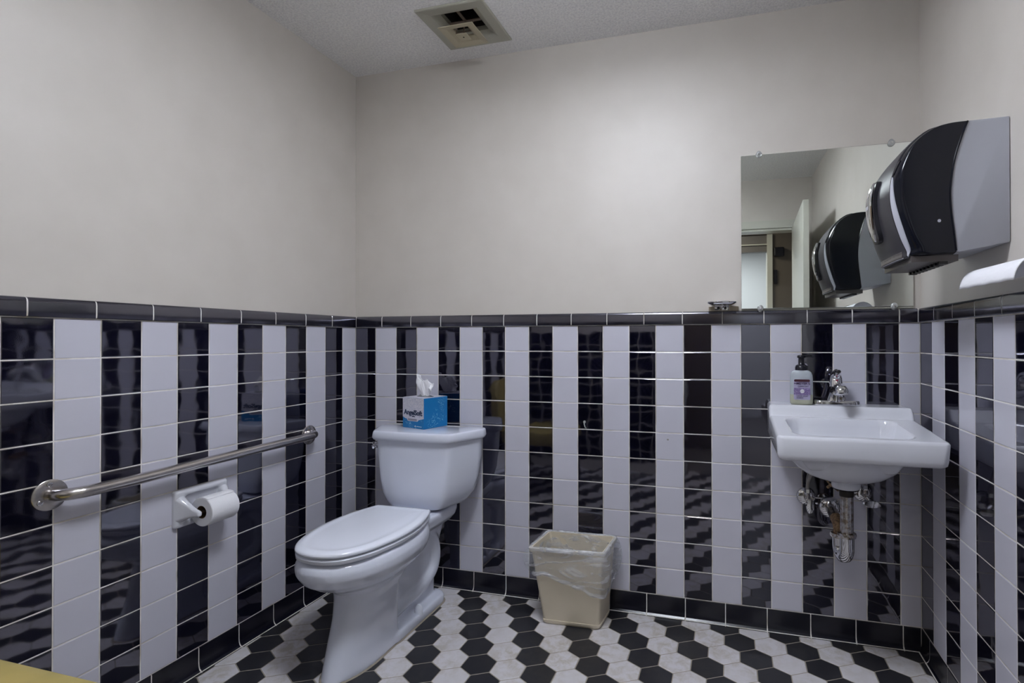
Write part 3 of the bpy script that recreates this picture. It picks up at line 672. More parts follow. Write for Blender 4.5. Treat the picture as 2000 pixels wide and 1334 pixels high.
# pulled tissue: a crumpled folded sheet rising from the slot
mb = MB(); rings = []; nT = 60
for k in range(15):
    v = k/14; ring = []
    rad = 0.013+0.017*math.sin(min(1.0, v*1.15)*PI*0.55)-0.006*max(0, v-0.7)/0.3
    for q_ in range(nT):
        a = 2*PI*q_/nT
        fold = 1+(0.10+0.22*v)*math.sin(3*a+2.2*v+0.6)+0.12*math.sin(7*a-3*v)+0.06*math.sin(13*a+5*v)
        x = rad*fold*math.cos(a)*1.12-0.012*v-0.006*v*v; y = rad*fold*math.sin(a)*0.55
        z = HB-0.003+v*(0.080+0.009*math.sin(2*a+1.1)*v-0.010*math.cos(a-0.3)*v)
        ring.append((x-WB/2, y+DB/2, z))
    rings.append(ring)
mb.loft(rings, False, False)
mb.grid(lambda u, v: (-WB/2+0.008+0.030*u+0.005*math.sin(v*7), DB/2+0.004+0.012*math.sin(u*4+v*5), HB+0.034+0.034*v-0.016*u+0.004*math.sin(u*9)), 14, 12)
o = xform(mb, Mt).build('tissue', PAPER, tbx, True, 180); sm = o.modifiers.new('s', 'SOLIDIFY'); sm.thickness = 0.0004
mb = MB(); mb.grid(lambda u, v: (-WB/2-0.030+0.07*u, DB/2-0.018+0.03*v, HB+0.0012+0.006*abs(math.sin(u*7+v*3))*(1-abs(2*v-1))), 16, 8)
o = xform(mb, Mt).build('slot_film', CLEAR, tbx, True, 180)

# ------------------------------------------------------------------ waste bin with liner
bn = thing('waste_bin', 'cream plastic waste bin with a clear liner, against the back wall tiles', 'waste bin', (1.12, -0.11, 0))
BT = [(0.968, -0.234), (1.258, -0.216), (1.268, -0.032), (0.982, -0.044)]        # rim corners, front-left first
BB = [(1.003, -0.181), (1.232, -0.173), (1.243, -0.036), (1.012, -0.042)]
BH = 0.312
def quad_ring(t, z, ins=0.0, r=0.16):
    P = [Vector((BB[i][0]*(1-t)+BT[i][0]*t, BB[i][1]*(1-t)+BT[i][1]*t, z)) for i in range(4)]
    c = sum(P, Vector())/4; P = [c+(p_-c)*(1-ins/0.12) for p_ in P]; out = []
    for i in range(4):
        a, b_, d = P[i-1], P[i], P[(i+1) % 4]
        s0 = b_+(a-b_).normalized()*0.016; s1 = b_+(d-b_).normalized()*0.016
        for k in range(5):
            t_ = k/4; out.append(s0*(1-t_)**2+b_*2*t_*(1-t_)+s1*t_*t_)
    return out
mb = MB()
mb.loft([quad_ring(0, 0.001, 0.006), quad_ring(0.0, 0.005, 0.001), quad_ring(0.03, 0.010), quad_ring(0.055, 0.018, 0.0), quad_ring(0.06, 0.0185, 0.003), quad_ring(0.94, BH*0.94, 0.0025), quad_ring(0.945, BH*0.943, -0.003), quad_ring(0.99, BH-0.002, -0.004), quad_ring(1, BH, 0.0), quad_ring(0.99, BH-0.001, 0.007), quad_ring(0.9, BH*0.9, 0.008), quad_ring(0.05, 0.02, 0.010)])
mb.build('bin_body', CREAM, bn, True, 45)
# liner: hangs inside, folds over the rim, bulges and ends in an uneven skirt
NL = 96
def path(t, z, off):
    """point at fraction t around the rim, pushed outward by off"""
    R = quad_ring(max(0, min(1, z/BH)), z); n = len(R); f = t*n
    # use arc length parametrisation
    ds = [(R[(i+1) % n]-R[i]).length for i in range(n)]; tot = sum(ds); s = t*tot; i = 0
    while s > ds[i] and i < n-1: s -= ds[i]; i += 1
    p_ = R[i].lerp(R[(i+1) % n], min(1, s/ds[i])); c = sum(R, Vector())/n
    d = (p_-c); d.z = 0; d.normalize()
    return p_+d*off
rr = random.Random(3)
ph = [rr.uniform(0, 6.28) for _ in range(8)]
def nz(t, k): return math.sin(2*PI*t*3+ph[0]+k)*0.5+math.sin(2*PI*t*7+ph[1]-k*1.7)*0.3+math.sin(2*PI*t*17+ph[2]+k*2.3)*0.2
# skirt depth: shallow at the left, deep at the right front corner
def skirt(t):
    P = path(t, BH, 0); return 0.105+0.065*max(0, min(1, (P.x-1.02)/0.23))*(1 if P.y < -0.12 else 0.6)+0.008*nz(t, 1)
mb = MB(); rings = []
for z, off in ((0.03, -0.022), (0.12, -0.020), (0.20, -0.016), (0.27, -0.011), (0.300, -0.008), (BH+0.001, -0.004), (BH+0.0035, 0.001), (BH+0.002, 0.006), (BH-0.004, 0.008)):
    rings.append([path(k/NL, z, off+(0.006*nz(k/NL, z*20) if z < 0.29 else 0.0012*nz(k/NL, 4)))+(Vector((0, 0, 0.0025*nz(k/NL, 9))) if z > BH-0.01 else Vector()) for k in range(NL)])
for s_ in (0.12, 0.28, 0.45, 0.62, 0.8, 0.93, 1.0):
    ring = []
    for k in range(NL):
        t = k/NL; zz = BH-0.004-skirt(t)*s_; P0 = path(t, BH, 0)
        side = max(0, (P0.x-1.19)/0.08)+max(0, (1.03-P0.x)/0.07)
        bulge = (0.010+0.020*min(1, side))*math.sin(PI*min(1, s_*0.78+0.10))
        p_ = path(t, zz, 0.003+bulge*(1.15 if side > 0.3 else 0.8)+0.006*nz(t, s_*3))
        p_.y = min(p_.y, -0.020); ring.append(p_)
    rings.append(ring)
mb.loft(rings, False, False)
mb.build('bin_liner', LINER, bn, True, 180)
HEM = LINER.copy(); HEM.name = 'gathered_and_highlight_liner'
for nd in HEM.node_tree.nodes:
    if nd.type == 'VALTORGB': nd.color_ramp.elements[0].color = (0.28, 0.28, 0.28, 1); nd.color_ramp.elements[1].color = (0.75, 0.75, 0.75, 1)
mb = MB(); last = rings[-1]; prev = rings[-2]
hem = []
for off, dz in ((0.0015, 0.012), (0.0035, 0.004), (0.0035, -0.002), (0.0005, -0.004)):
    c_ = sum(last, Vector())/len(last)
    hem.append([p_+(Vector((p_.x-c_.x, p_.y-c_.y, 0)).normalized()*off if p_.y < -0.03 else Vector())+Vector((0, 0, dz+0.002*math.sin(k*0.9))) for k, p_ in enumerate(last)])
mb.loft(hem, False, False); mb.build('liner_hem', HEM, bn, True, 180)
mb = MB(); mb.loft([[path(k/NL, BH+z_, o_+0.0006*nz(k/NL, 4)) for k in range(NL)] for z_, o_ in ((0.0005, -0.006), (0.0045, -0.002), (0.005, 0.002), (0.003, 0.007), (-0.010, 0.009))], False, False)
mb.build('rim_highlight_band', HEM, bn, True, 180)  # extra paler band standing in for the highlight along the rim

# ------------------------------------------------------------------ sink
sink = thing('wall_sink', 'white wall-hung sink under the mirror in the right corner', 'sink', (2.08, 0, 0.75))
SX0, SX1, SY0, SY1 = 1.850, 2.3150, -0.442, -0.0005
def sstep(a, b, x): t = max(0, min(1, (x-a)/(b-a))); return t*t*(3-2*t)
def ztop(y): return 0.836+(-y-0.125)*-0.065 if y < -0.125 else 0.836+0.036*sstep(-0.127, -0.092, y)
def sdr(x, y, x0, x1, y0, y1, r):
    cx, cy = (x0+x1)/2, (y0+y1)/2; qx = abs(x-cx)-(x1-x0)/2+r; qy = abs(y-cy)-(y1-y0)/2+r
    return -(math.hypot(max(qx, 0), max(qy, 0))+min(max(qx, qy), 0)-r)
def hsink(x, y):
    z = ztop(y)
    fx = 0.012*sstep(-0.2, -0.42, y)
    d = sdr(x, y, 1.902+fx*0.3, 2.240-fx*0.3, -0.408, -0.150, 0.045)
    if d > -0.006:
        k = max(0, min(1, (d+0.006)/0.075)); z -= 0.125*(1-(1-k)**2.4)*sstep(-0.006, 0.008, d)
    e = sdr(x, y, SX0, SX1, SY0, SY1+0.03, 0.02)       # round the outer edge
    if e < 0.010: t = 1-max(0, e)/0.010; z -= 0.010*(1-math.sqrt(max(0, 1-t*t)))
    return z
NX, NY = 110, 110
def g2(u, a, b): return a+(b-a)*u
mb = MB()
V = []; 
def outl(x, y):     # round the front corners of the plan
    e = 0.022; cx = SX0+e if x < SX0+e else (SX1-e if x > SX1-e else None)
    if cx is not None and y < SY0+e:
        dx, dy = x-cx, y-(SY0+e); m_ = max(abs(dx), abs(dy)); l_ = math.hypot(dx, dy)
        if l_ > 1e-6: x, y = cx+dx*m_/l_, SY0+e+dy*m_/l_
    return x, y
for j in range(NY+1):
    for i in range(NX+1):
        x, y = outl(g2(i/NX, SX0, SX1), g2(j/NY, SY0, SY1)); V.append((x, y, hsink(x, y)))
F = [(j*(NX+1)+i, j*(NX+1)+i+1, (j+1)*(NX+1)+i+1, (j+1)*(NX+1)+i) for j in range(NY) for i in range(NX)]
per = [i for i in range(NX+1)]+[j*(NX+1)+NX for j in range(1, NY+1)]+[NY*(NX+1)+i for i in range(NX-1, -1, -1)]+[j*(NX+1) for j in range(NY-1, 0, -1)]
base_n = len(V); rings = [per]
CX, CYs = 2.0825, -0.23
def inset(p_, d):
    x, y = p_; return (CX+(x-CX)*(1-d/0.23), CYs+(y-CYs)*(1-d/0.22) if y < -0.02 else y-0.0)
for z, d in ((0.760, 0.003), (0.748, 0.005), (0.742, 0.011), (0.742, 0.03)):
    start = len(V); 
    for q in per: x, y = inset(V[q][:2], d); V.append((x, y, z))
    rings.append(list(range(start, len(V))))
for a, b in zip(rings[:-1], rings[1:]):
    n = len(a)
    F += [(a[k], a[(k+1) % n], b[(k+1) % n], b[k]) for k in range(n)]
F.append(tuple(rings[-1]))
mb.add(V, F); sk = mb.build('basin', PORC_S, sink, True, 50)
mb = MB(); rings = []
for z, rx, ry in ((0.744, 0.178, 0.158), (0.715, 0.172, 0.150), (0.690, 0.152, 0.134), (0.668, 0.122, 0.110), (0.655, 0.088, 0.082), (0.648, 0.05, 0.05)):
    rings.append([(2.076+rx*math.cos(a), -0.240+ry*math.sin(a), z) for a in np.linspace(0, 2*PI, 48, endpoint=False)])
mb.loft(rings); mb.build('basin_underside', PORC_S, sink, True, 60)
mb = MB(); mb.lathe([(0.020, 0.7165), (0.024, 0.7175), (0.026, 0.7155)], (2.083, -0.255, 0), 'z', 24); mb.build('drain', CHROME, sink, True)
DX, DY = 2.083, -0.215
mb = MB(); mb.lathe([(0.045, 0.670), (0.045, 0.624), (0.042, 0.617), (0.03, 0.617)], (DX, DY, 0), 'z', 28); mb.build('drain_collar', PORC_S, sink, True)
mb = MB(); mb.lathe([(0.041, 0.6175), (0.0415, 0.614), (0.034, 0.612), (0.028, 0.609)], (DX, DY, 0), 'z', 28); mb.build('gasket', BLACKP, sink, True)
# ---- trap
tp = thing('sink_trap', 'worn chrome drain trap under the sink with a rusty elbow', 'drain trap', (DX, DY, 0.45))
RT = 0.0205
mb = MB(); mb.tube([(DX+.002, DY, 0.612), (DX+.002, DY, 0.455)], RT, 22); mb.build('tailpiece', OLDCH, tp, True)
mb = MB(); mb.lathe([(RT+.001, 0.610), (RT+.0018, 0.609), (RT+.0018, 0.590), (RT+.001, 0.589)], (DX+.002, DY, 0), 'z', 24); mb.build('threaded_sleeve', mat('dark_thread', (0.05, 0.045, 0.04), 0.5, 0.8), tp, True)
AX, AY = DX-0.012, DY+0.050        # the rising arm stands behind and left of the tailpiece
U = []
for k in range(15):
    a = PI*k/14; U.append((DX+.002+(AX-DX-.002)*(1-math.cos(a))/2, DY+(AY-DY)*(1-math.cos(a))/2, 0.412-0.030*math.sin(a)))
mb = MB(); mb.tube([(DX+.002, DY, 0.462)]+U+[(AX, AY, 0.448)], RT+0.002, 22); mb.build('j_bend', CHROME, tp, True)
mb = MB(); mb.lathe([(RT, 0.452), (0.0285, 0.454), (0.030, 0.460), (0.0285, 0.468), (RT, 0.470)], (DX+.002, DY, 0), 'z', 12); mb.build('slip_nut', OLDCH, tp, True, 20)
mb = MB(); mb.lathe([(RT, 0.435), (0.0285, 0.437), (0.030, 0.443), (0.0285, 0.450), (RT, 0.452)], (AX, AY, 0), 'z', 12); mb.build('slip_nut', OLDCH, tp, True, 20)
mb = MB(); mb.tube(catmull([(AX, AY, 0.45), (AX, AY, 0.462), (AX-0.001, AY+0.012, 0.477), (AX-0.002, AY+0.05, 0.484)], 6), 0.019, 18); mb.build('rusty_elbow', RUST, tp, True)
mb = MB(); mb.tube([(AX-0.002, AY+0.045, 0.484), (AX-0.002, -0.008, 0.487)], 0.0185, 18); mb.build('waste_arm', OLDCH, tp, True)
mb = MB(); mb.lathe([(0.040, 0.0005), (0.040, 0.003), (0.034, 0.012), (0.022, 0.018)], (AX-0.002, 0, 0.487), '-y', 30); mb.build('wall_flange', CHROME, tp, True)
mb = MB(); mb.tube([(DX-0.062, DY+0.06, 0.640), (DX-0.042, DY+0.03, 0.614), (DX-0.02, DY+0.015, 0.60)], 0.0028, 8); mb.tube([(DX-0.052, DY+0.03, 0.606), (DX-0.036, DY+0.02, 0.622)], 0.005, 8); mb.build('pop_up_rod', RUST, tp, True)
# ---- stop valves
def valve(vx, vz, hose, lab, ori):
    t = thing('stop_valve', lab, 'valve', (vx, -0.0, vz))
    mb = MB(); mb.lathe([(0.034, 0.0005), (0.034, 0.002), (0.028, 0.010), (0.014, 0.014)], (vx, 0, vz), '-y', 28); mb.build('escutcheon', CHROME, t, True)
    mb = MB(); mb.tube([(vx, -0.010, vz), (vx, -0.064, vz)], 0.0095, 14); mb.tube([(vx, -0.046, vz), (vx, -0.046, vz+0.030)], 0.009, 12); mb.build('valve_body', OLDCH, t, True)
    mb = MB(); mb.lathe([(0.0105, 0), (0.0115, 0.003), (0.0105, 0.016)], (vx, -0.046, vz+0.022), 'z', 6); mb.build('compression_nut', CHROME, t)
    mb = MB(); sx, sz, dx, dz = ori
    mb.lathe([(0.008, 0), (0.020, 0.004), (0.022, 0.008), (0.019, 0.012), (0.006, 0.013)], (vx+dx, -0.064, vz+dz), '-y', 24)
    c = Vector((vx+dx, -0.064, vz+dz)); mb.v = [(c.x+(a-c.x)*sx, b_, c.z+(d-c.z)*sz) for a, b_, d in mb.v]
    mb.tube([(vx, -0.060, vz), (vx+dx, -0.066, vz+dz)], 0.007, 10)
    mb.build('oval_handle', CHROME, t, True)
    mb = MB(); mb.tube(catmull(hose, 8), 0.0062, 12); mb.build('supply_hose', mat('braided_hose', (0.40, 0.38, 0.37), 0.5, 0.3), t, True)
valve(1.986, 0.522, [(1.986, -0.046, 0.552), (1.988, -0.047, 0.585), (2.002, -0.055, 0.625), (2.026, -0.065, 0.660), (2.035, -0.072, 0.745)], 'left chrome stop valve with grey hose under the sink', (0.62, 1.25, 0.006, -0.018))
valve(2.178, 0.550, [(2.178, -0.046, 0.580), (2.177, -0.048, 0.610), (2.170, -0.055, 0.650), (2.150, -0.065, 0.690), (2.132, -0.072, 0.745)], 'right chrome stop valve under the sink, nearest the corner', (1.35, 0.62, 0.016, -0.022))
# ---- faucet
fa = thing('faucet', 'chrome single-lever faucet on the sink deck', 'faucet', (2.082, -0.055, 0.8725))
FX, FY, FZ = 2.082, -0.058, 0.8722
mb = MB(); mb.loft([rrect(FX, FY, a, b_, b_*0.97, z, 8) for a, b_, z in ((0.0755, 0.026, FZ), (0.0765, 0.027, FZ+0.003), (0.0755, 0.026, FZ+0.014), (0.073, 0.0235, FZ+0.0175), (0.066, 0.017, FZ+0.0185))]); mb.build('base_plate', CHROME, fa, True, 50)
mb = MB(); rings = []
for z, rx, ry, oy in ((FZ+0.012, 0.036, 0.026, 0), (FZ+0.020, 0.032, 0.025, 0), (FZ+0.035, 0.027, 0.024, -0.001), (FZ+0.050, 0.0225, 0.0225, -0.003), (FZ+0.062, 0.0205, 0.021, -0.004), (FZ+0.068, 0.019, 0.019, -0.004), (FZ+0.070, 0.014, 0.014, -0.004)):
    rings.append([(FX+rx*math.cos(a), FY+oy+ry*math.sin(a), z) for a in np.linspace(0, 2*PI, 28, endpoint=False)])
mb.loft(rings); mb.build('faucet_body', CHROME, fa, True, 60)
mb = MB(); mb.tube(catmull([(FX, FY-0.005, FZ+0.050), (FX, FY-0.045, FZ+0.062), (FX, FY-0.080, FZ+0.066), (FX, FY-0.100, FZ+0.060), (FX, FY-0.106, FZ+0.050)], 6), [0.023]*3+[0.0215]*10+[0.0205]*8+[0.019]*4, 20, True, 0.85); mb.build('spout', CHROME, fa, True, 60)
MB().lathe([(0.0115, 0), (0.0115, 0.008), (0.009, 0.009)], (FX, FY-0.104, FZ+0.030), 'z', 18).build('aerator', OLDCH, fa, True)
mb = MB(); H_ = catmull([(FX, FY+0.002, FZ+0.066), (FX, FY+0.004, FZ+0.082), (FX, FY+0.004, FZ+0.098), (FX, FY-0.006, FZ+0.112), (FX, FY-0.026, FZ+0.121), (FX, FY-0.052, FZ+0.123)], 6)
mb.tube(H_, [0.0240-0.0030*k/12 if k < 12 else 0.0210-0.0140*(k-12)/18 for k in range(len(H_))], 18, True, 0.95); hd = mb.build('lever_handle', CHROME, fa, True, 60)
MB().lathe([(0.0036, 0), (0.0033, 0.0022)], (FX, FY-0.0155, FZ+0.090), '-y', 14).build('temperature_dot', mat('red_dot', (0.25, 0.02, 0.06), 0.3), hd)

# ------------------------------------------------------------------ soap bottle
sb = thing('soap_bottle', 'clear foaming soap bottle with black pump and lilac label on the sink', 'soap bottle', (1.965, -0.062, 0.8725))
BX, BY = 1.965, -0.060
def oval(hw, hd, z, n=40, e=2.8):
    return [(BX+hw*math.copysign(abs(math.cos(a))**(2/e), math.cos(a)), BY+hd*math.copysign(abs(math.sin(a))**(2/e), math.sin(a)), z) for a in np.linspace(0, 2*PI, n, endpoint=False)]
z0 = 0.8726
MB().loft([oval(0.034, 0.0205, z0), oval(0.0375, 0.024, z0+0.003), oval(0.0388, 0.025, z0+0.010), oval(0.0390, 0.025, z0+0.036)], True, True).build('liquid_soap', SOAPL, sb, True, 50)
MB().loft([oval(0.0389, 0.025, z0+0.0362), oval(0.0388, 0.025, z0+0.095), oval(0.0375, 0.0245, z0+0.107), oval(0.033, 0.023, z0+0.117), oval(0.026, 0.020, z0+0.122), oval(0.0205, 0.0185, z0+0.124)], True, True).build('bottle_body', BOTTLE, sb, True, 50)
MB().lathe([(0.0215, 0.124), (0.0215, 0.134), (0.0190, 0.141), (0.0115, 0.1450), (0.0105, 0.146), (0.0100, 0.168), (0.0135, 0.1685), (0.0140, 0.176), (0.0120, 0.178), (0.006, 0.179)], (BX, BY, z0), 'z', 28).build('pump', BLACKP, sb, True, 50)
# the nozzle points along the wall to the right
mb = MB(); mb.tube([(BX+0.004, BY, z0+0.1755), (BX+0.026, BY-0.002, z0+0.1765), (BX+0.038, BY-0.003, z0+0.1745), (BX+0.040, BY-0.003, z0+0.1715)], [0.0062, 0.005, 0.0042, 0.0036], 12); mb.build('nozzle', BLACKP, sb, True)
fy = BY-0.0253
def patch(x0, x1, z0_, z1_, mt, name, y=fy, th=0.0005, r=0.004):
    P = [(q[0], q[1]) for q in rrect((x0+x1)/2, (z0_+z1_)/2, (x1-x0)/2, (z1_-z0_)/2, r, 0, 3)]
    return MB().loft([[(a, y, b_) for a, b_ in P], [(a, y-th, b_) for a, b_ in P]]).build(name, mt, sb)
patch(BX-0.0285, BX+0.0270, z0+0.018, z0+0.092, LABELM, 'label')
patch(BX-0.0275, BX+0.0260, z0+0.083, z0+0.0915, MAROON, 'label_band', fy-0.0006)
patch(BX-0.0285, BX+0.0270, z0+0.036, z0+0.060, LABELP, 'label_pattern', fy-0.0006, r=0.001)
def lt(s, size, x, z, mt, bold=0.0):
    t = text_mb(s, size, 0.0002, bold); xform(t, Matrix.Translation((x, fy-0.0014, z)) @ Matrix.Rotation(PI/2, 4, 'X')); t.build('lettering', mt, sb)
lt("MEYER'S", 0.0125, BX+0.003, z0+0.0765, PURPLE_INK, 0.0003); lt('MRS.', 0.0048, BX-0.0232, z0+0.0765, PURPLE_INK, 0.0001)
lt('CLEAN DAY', 0.0068, BX+0.003, z0+0.0665, PURPLE_INK, 0.0001)
MB().lathe([(0.0072, 0.0010), (0.0072, 0.0016)], (BX, fy, z0+0.049), '-y', 24).build('label_disc', INKW, sb)
lt('LAVENDER', 0.0026, BX, z0+0.049, PURPLE_INK); lt('HAND SOAP', 0.0070, BX, z0+0.0315, PURPLE_INK, 0.0001); lt('FOAMING', 0.0050, BX-0.008, z0+0.0245, PURPLE_INK, 0.0001)

# ------------------------------------------------------------------ paper towel dispenser on the right wall
dp = thing('paper_towel_dispenser', 'smoke black and grey paper towel dispenser on the right wall', 'dispenser', (W, -0.495, 1.33))
YM, HS = -0.4945, 0.1435
seam = catmull([(0.0853, 1.6485, 0), (0.0980, 1.613, 0), (0.1125, 1.562, 0), (0.1206, 1.514, 0), (0.1235, 1.471, 0), (0.1215, 1.425, 0), (0.1165, 1.379, 0), (0.1113, 1.3283, 0)], 5)
outer = catmull([(0.085, 1.6490, 0), (0.120, 1.6475, 0), (0.150, 1.640, 0), (0.180, 1.624, 0), (0.204, 1.598, 0), (0.224, 1.545, 0), (0.2265, 1.490, 0), (0.221, 1.450, 0), (0.202, 1.384, 0), (0.183, 1.345, 0), (0.172, 1.326, 0), (0.111, 1.3265, 0)], 5)
centre = catmull([(0.085, 1.6500, 0), (0.125, 1.652, 0), (0.165, 1.645, 0), (0.202, 1.615, 0), (0.232, 1.575, 0), (0.253, 1.525, 0), (0.260, 1.485, 0), (0.255, 1.430, 0), (0.239, 1.371, 0), (0.226, 1.335, 0), (0.216, 1.318, 0), (0.111, 1.3200, 0)], 5)
def dw(d, s, z): return (W-d, YM+s, z)
mb = MB(); prof = [(-0.002, 1.6510), (0.08, 1.6495)]+[(v.x+0.002, v.y) for v in seam]+[(0.105, 1.326), (-0.002, 1.345)]
rings = [[dw(d*(1-k)+0.05*k if 0 < d else d, s, z*(1-k)+1.49*k) for d, z in prof] for s, k in ((-HS, 0.02), (-HS+0.002, 0.0), (HS-0.002, 0.0), (HS, 0.02))]
mb.loft(rings); mb.build('housing', GREYP, dp, True, 35)
def cov(t, s, lift=0.0):
    """point on the smoke cover: t along the profile 0..1, s across -1..1"""
    n = len(outer)-1; f = t*n; i = min(int(f), n-1); q = f-i
    a = outer[i].lerp(outer[i+1], q); c = centre[i].lerp(centre[i+1], q)
    k = max(0, 1-abs(s)**3.2)**0.55
    r = a.lerp(c, k)
    dd = Vector((0.06, 1.47))-Vector((r.x, r.y)); dd.normalize()
    return dw(r.x-dd.x*lift, s*HS, r.y-dd.y*lift)
ss = [-1, -0.998, -0.99, -0.975, -0.95, -0.91, -0.86, -0.8, -0.7, -0.5, -0.25, 0, 0.25, 0.5, 0.7, 0.8, 0.86, 0.91, 0.95, 0.975, 0.99, 0.998, 1]
mb = MB(); n_t = len(outer)-1
mb.grid(lambda u, v: cov(u, ss[min(len(ss)-1, int(round(v*(len(ss)-1))))]), n_t, len(ss)-1)
for sg in (-1, 1):
    P = [cov(k/n_t, sg) for k in range(n_t+1)]+[dw(v.x, sg*HS, v.y) for v in reversed(seam[1:-1])]
    mb.add(P, [tuple(range(len(P)))])
mb.build('smoke_cover', DARKP, dp, True, 35)
def strip(t0, t1, s0, s1, lift, mt, name, parent=dp, nt=26, ns=8, taper=None):
    mb = MB(); top = []
    def sfun(v, u):
        a, b_ = (s0(v), s1(v)) if callable(s0) else (s0, s1); return a+(b_-a)*u
    mb.grid(lambda u, v: cov(t0+(t1-t0)*v, sfun(v, u), lift), ns, nt)
    base = MB().grid(lambda u, v: cov(t0+(t1-t0)*v, sfun(v, u), 0.0), ns, nt)
    o_ = len(mb.v); nn_ = ns+1
    mb.add(base.v, [tuple(reversed(q)) for q in base.f])
    per = [i for i in range(nn_)]+[j*nn_+ns for j in range(1, nt+1)]+[nt*nn_+i for i in range(ns-1, -1, -1)]+[j*nn_ for j in range(nt-1, 0, -1)]
    for k in range(len(per)): a, b_ = per[k], per[(k+1) % len(per)]; mb.f.append((a, b_, b_+o_, a+o_))
    return mb.build(name, mt, parent, True, 35)
pn = strip(0.12, 0.905, -0.80, 0.80, 0.0028, MATTEB, 'front_panel')
def crescent(sg):
    a = lambda v: sg*(0.815); b_ = lambda v: sg*(0.815+0.095*math.sin(PI*min(1, max(0, v)))**0.6)
    return a, b_
for sg in (-1, 1):
    a, b_ = crescent(sg); strip(0.46, 0.895, a, b_, 0.0026, STRIPE, 'grey_stripe', ns=5)
    a2 = lambda v, sg=sg: sg*0.815; b2 = lambda v, sg=sg: sg*(0.83+0.05*(1-v))
    strip(0.395, 0.45, a2, b2, 0.0022, BLACKP, 'latch_window', ns=3, nt=5)
strip(0.815, 0.885, -0.70, 0.70, 0.0034, TRAYM, 'paper_slot', nt=8, ns=16)
strip(0.887, 0.893, -0.70, 0.70, 0.0044, STRIPE, 'slot_edge', nt=2, ns=16)
# badge: raised black block with a chrome oval
cb_ = [cov(t, 0, 0.002) for t in (0.43, 0.70)]
mb = MB(); rings = []
for lift, k in ((0.0, 1.0), (0.011, 0.96), (0.0125, 0.9)):
    ring = []
    for a in np.linspace(0, 2*PI, 32, endpoint=False):
        ca, sa = math.cos(a), math.sin(a); e = 5
        x = math.copysign(abs(ca)**(2/e), ca)*k; y = math.copysign(abs(sa)**(2/e), sa)*k
        ring.append(cov(0.565+0.150*y, 0.0+0.27*x, 0.002+lift))
    rings.append(ring)
mb.loft(rings); bd = mb.build('badge_block', BLACKP, dp, True, 40)
mb = MB(); rings = []
for lift, k in ((0.012, 1.0), (0.0155, 0.96), (0.0165, 0.85), (0.0150, 0.78), (0.0148, 0.5)):
    rings.append([cov(0.56+0.142*math.sin(a)*k, 0.165*math.cos(a)*k, 0.002+lift) for a in np.linspace(0, 2*PI, 36, endpoint=False)])
mb.loft(rings); em = mb.build('chrome_oval', CHROME, bd, True, 40)
mb = MB()
for s0_, s1_ in ((-0.015, 0.015),): mb.add([cov(0.50, s0_, 0.0195), cov(0.62, s0_, 0.0195), cov(0.62, s1_, 0.0195), cov(0.50, s1_, 0.0195)], [(0, 1, 2, 3)])
mb.add([cov(0.552, -0.09, 0.0198), cov(0.568, -0.09, 0.0198), cov(0.568, 0.09, 0.0198), cov(0.552, 0.09, 0.0198)], [(0, 1, 2, 3)])
mb.build('badge_mark', GREYP, em)
mb = MB(); mb.box(W-0.205, W-0.10, YM-HS*0.86, YM+HS*0.86, 1.306, 1.322); mb.build('lower_tray', TRAYM, dp)
for k in range(9):
    y = YM-HS*0.80+k*HS*0.2
    MB().box(W-0.142, W-0.122, y-0.006, y+0.006, 1.2985, 1.3075).build('tray_tooth', BLACKP, dp)
for sg in (-1, 1):
    mb = MB(); mb.tube([dw(v.x, sg*(HS+0.0006), v.y) for v in seam], 0.0022, 8); mb.build('cover_rim', DARKP, dp, True)
MB().box(W-0.056, W-0.051, YM+HS, YM+HS+0.0012, 1.545, 1.572).build('key_slot', BLACKP, dp)
mb = MB(); mb.lathe([(0.004, 0), (0.0035, 0.0006)], (W-0.148, YM-HS, 1.405), '-y', 14); mb.build('cover_pip', GREYP, dp)

# ------------------------------------------------------------------ draped paper towel at the right edge
pt = thing('paper_towel_sheet', 'white embossed paper towel draped from a holder at the right edge', 'paper towel', (W-0.04, -0.73, 1.25))
def towel(u, v):
    a = math.radians(158-v*160+0.9*math.sin(u*23)*v)
    y = -0.60-0.272*u-0.003*math.sin(v*9)
    return (W-0.0455-0.0475*math.cos(a), y, 1.2365+0.0475*math.sin(a)-0.004*u)
mb = MB(); mb.grid(lambda u, v: towel(u, v), 40, 16)
o = mb.build('outer_sheet', TOWEL, pt, True, 180); sm = o.modifiers.new('s', 'SOLIDIFY'); sm.thickness = 0.0022; sm.offset = -1
mb = MB(); mb.lathe([(0.036, 0), (0.037, 0.006), (0.031, 0.009), (0.014, 0.010)], (W-0.040, -0.885, 1.250), '-y', 28); mb.build('end_plate', VENT, pt, True)
mb = MB(); mb.rbox(W-0.04, W+0.002, -0.897, -0.886, 1.235, 1.268, 0.003); mb.build('holder_bracket', VENT, pt, True)

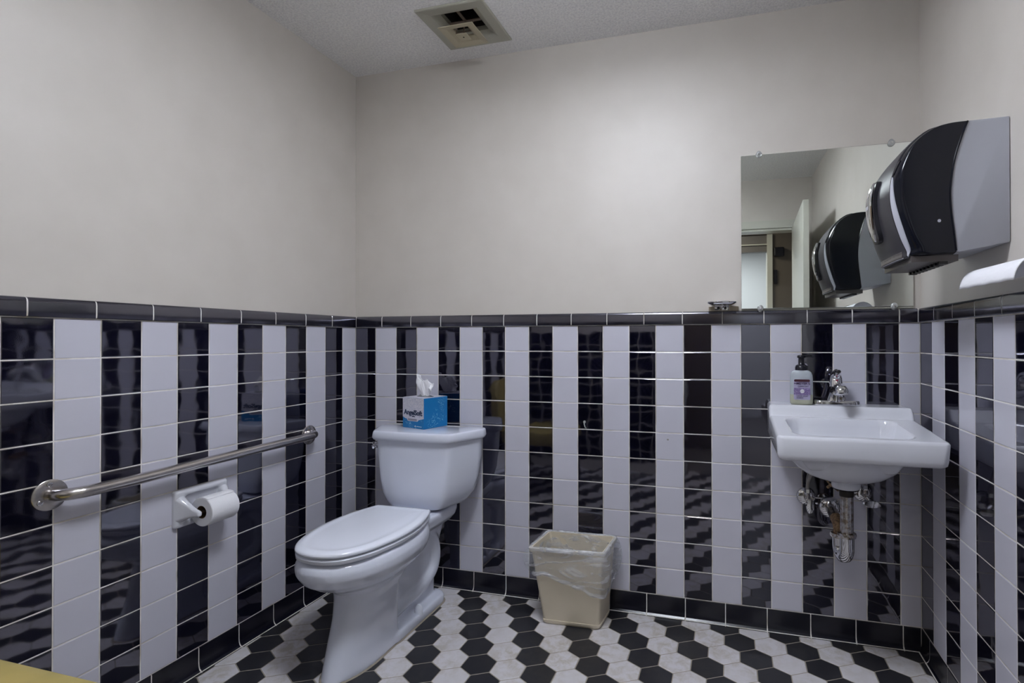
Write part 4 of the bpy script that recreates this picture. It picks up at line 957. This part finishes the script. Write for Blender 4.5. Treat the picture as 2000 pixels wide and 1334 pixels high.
# ------------------------------------------------------------------ ochre chair at the lower left
ch = thing('upholstered_chair', 'ochre yellow upholstered chair cut off at the lower left corner', 'chair', (0.33, -1.70, 0))
mb = MB()
CX0, CX1, CY0, CY1 = 0.10, 0.60, -1.93, -1.415
rings = [rrect((CX0+CX1)/2, (CY0+CY1)/2, (CX1-CX0)/2-i, (CY1-CY0)/2-i, 0.06, z, 8) for i, z in ((0.02, 0.36), (0.004, 0.37), (0.0, 0.39), (0.0, 0.436), (0.003, 0.445), (0.010, 0.450), (0.03, 0.453), (0.15, 0.455))]
mb.loft(rings); mb.build('seat', YELLOW, ch, True, 60)
mb = MB(); rings = []
for z, x, i in ((0.44, 0.085, 0.01), (0.47, 0.080, 0.0), (0.60, 0.072, 0.0), (0.74, 0.060, 0.0), (0.79, 0.057, 0.012), (0.812, 0.056, 0.04)):
    rings.append(rrect(x, (CY0+CY1)/2, 0.034-min(i, .012), (CY1-CY0)/2-i, 0.02, z, 6))
mb.loft(rings); mb.build('backrest', YELLOW, ch, True, 60)
for lx_, ly_ in ((0.14, -1.47), (0.14, -1.89), (0.56, -1.47), (0.56, -1.89)):
    MB().tube([(lx_, ly_, 0.0), (lx_, ly_, 0.37)], [0.013, 0.02], 12).build('leg', WOODL, ch, True)

# ------------------------------------------------------------------ tiny things on the tiles
hk = thing('wall_hook', 'tiny clear hook stuck on the back wall tiles above the bin', 'hook', (1.13, 0, 0.757))
MB().lathe([(0.006, 0.0003), (0.006, 0.0012), (0.003, 0.002)], (1.127, 0, 0.765), '-y', 18).build('hook_plate', CLEAR, hk, True)
MB().tube([(1.127, -0.002, 0.770), (1.128, -0.010, 0.757), (1.133, -0.014, 0.745), (1.136, -0.008, 0.740)], 0.0022, 8).build('hook_arm', CLEAR, hk, True)
MB().lathe([(0.004, 0.0002), (0.004, 0.0008), (0.002, 0.0009)], (1.473, 0, 0.708), '-y', 12).build('screw_plug', mat('plug_grey', (0.30, 0.29, 0.28), 0.7), wall_back, True)
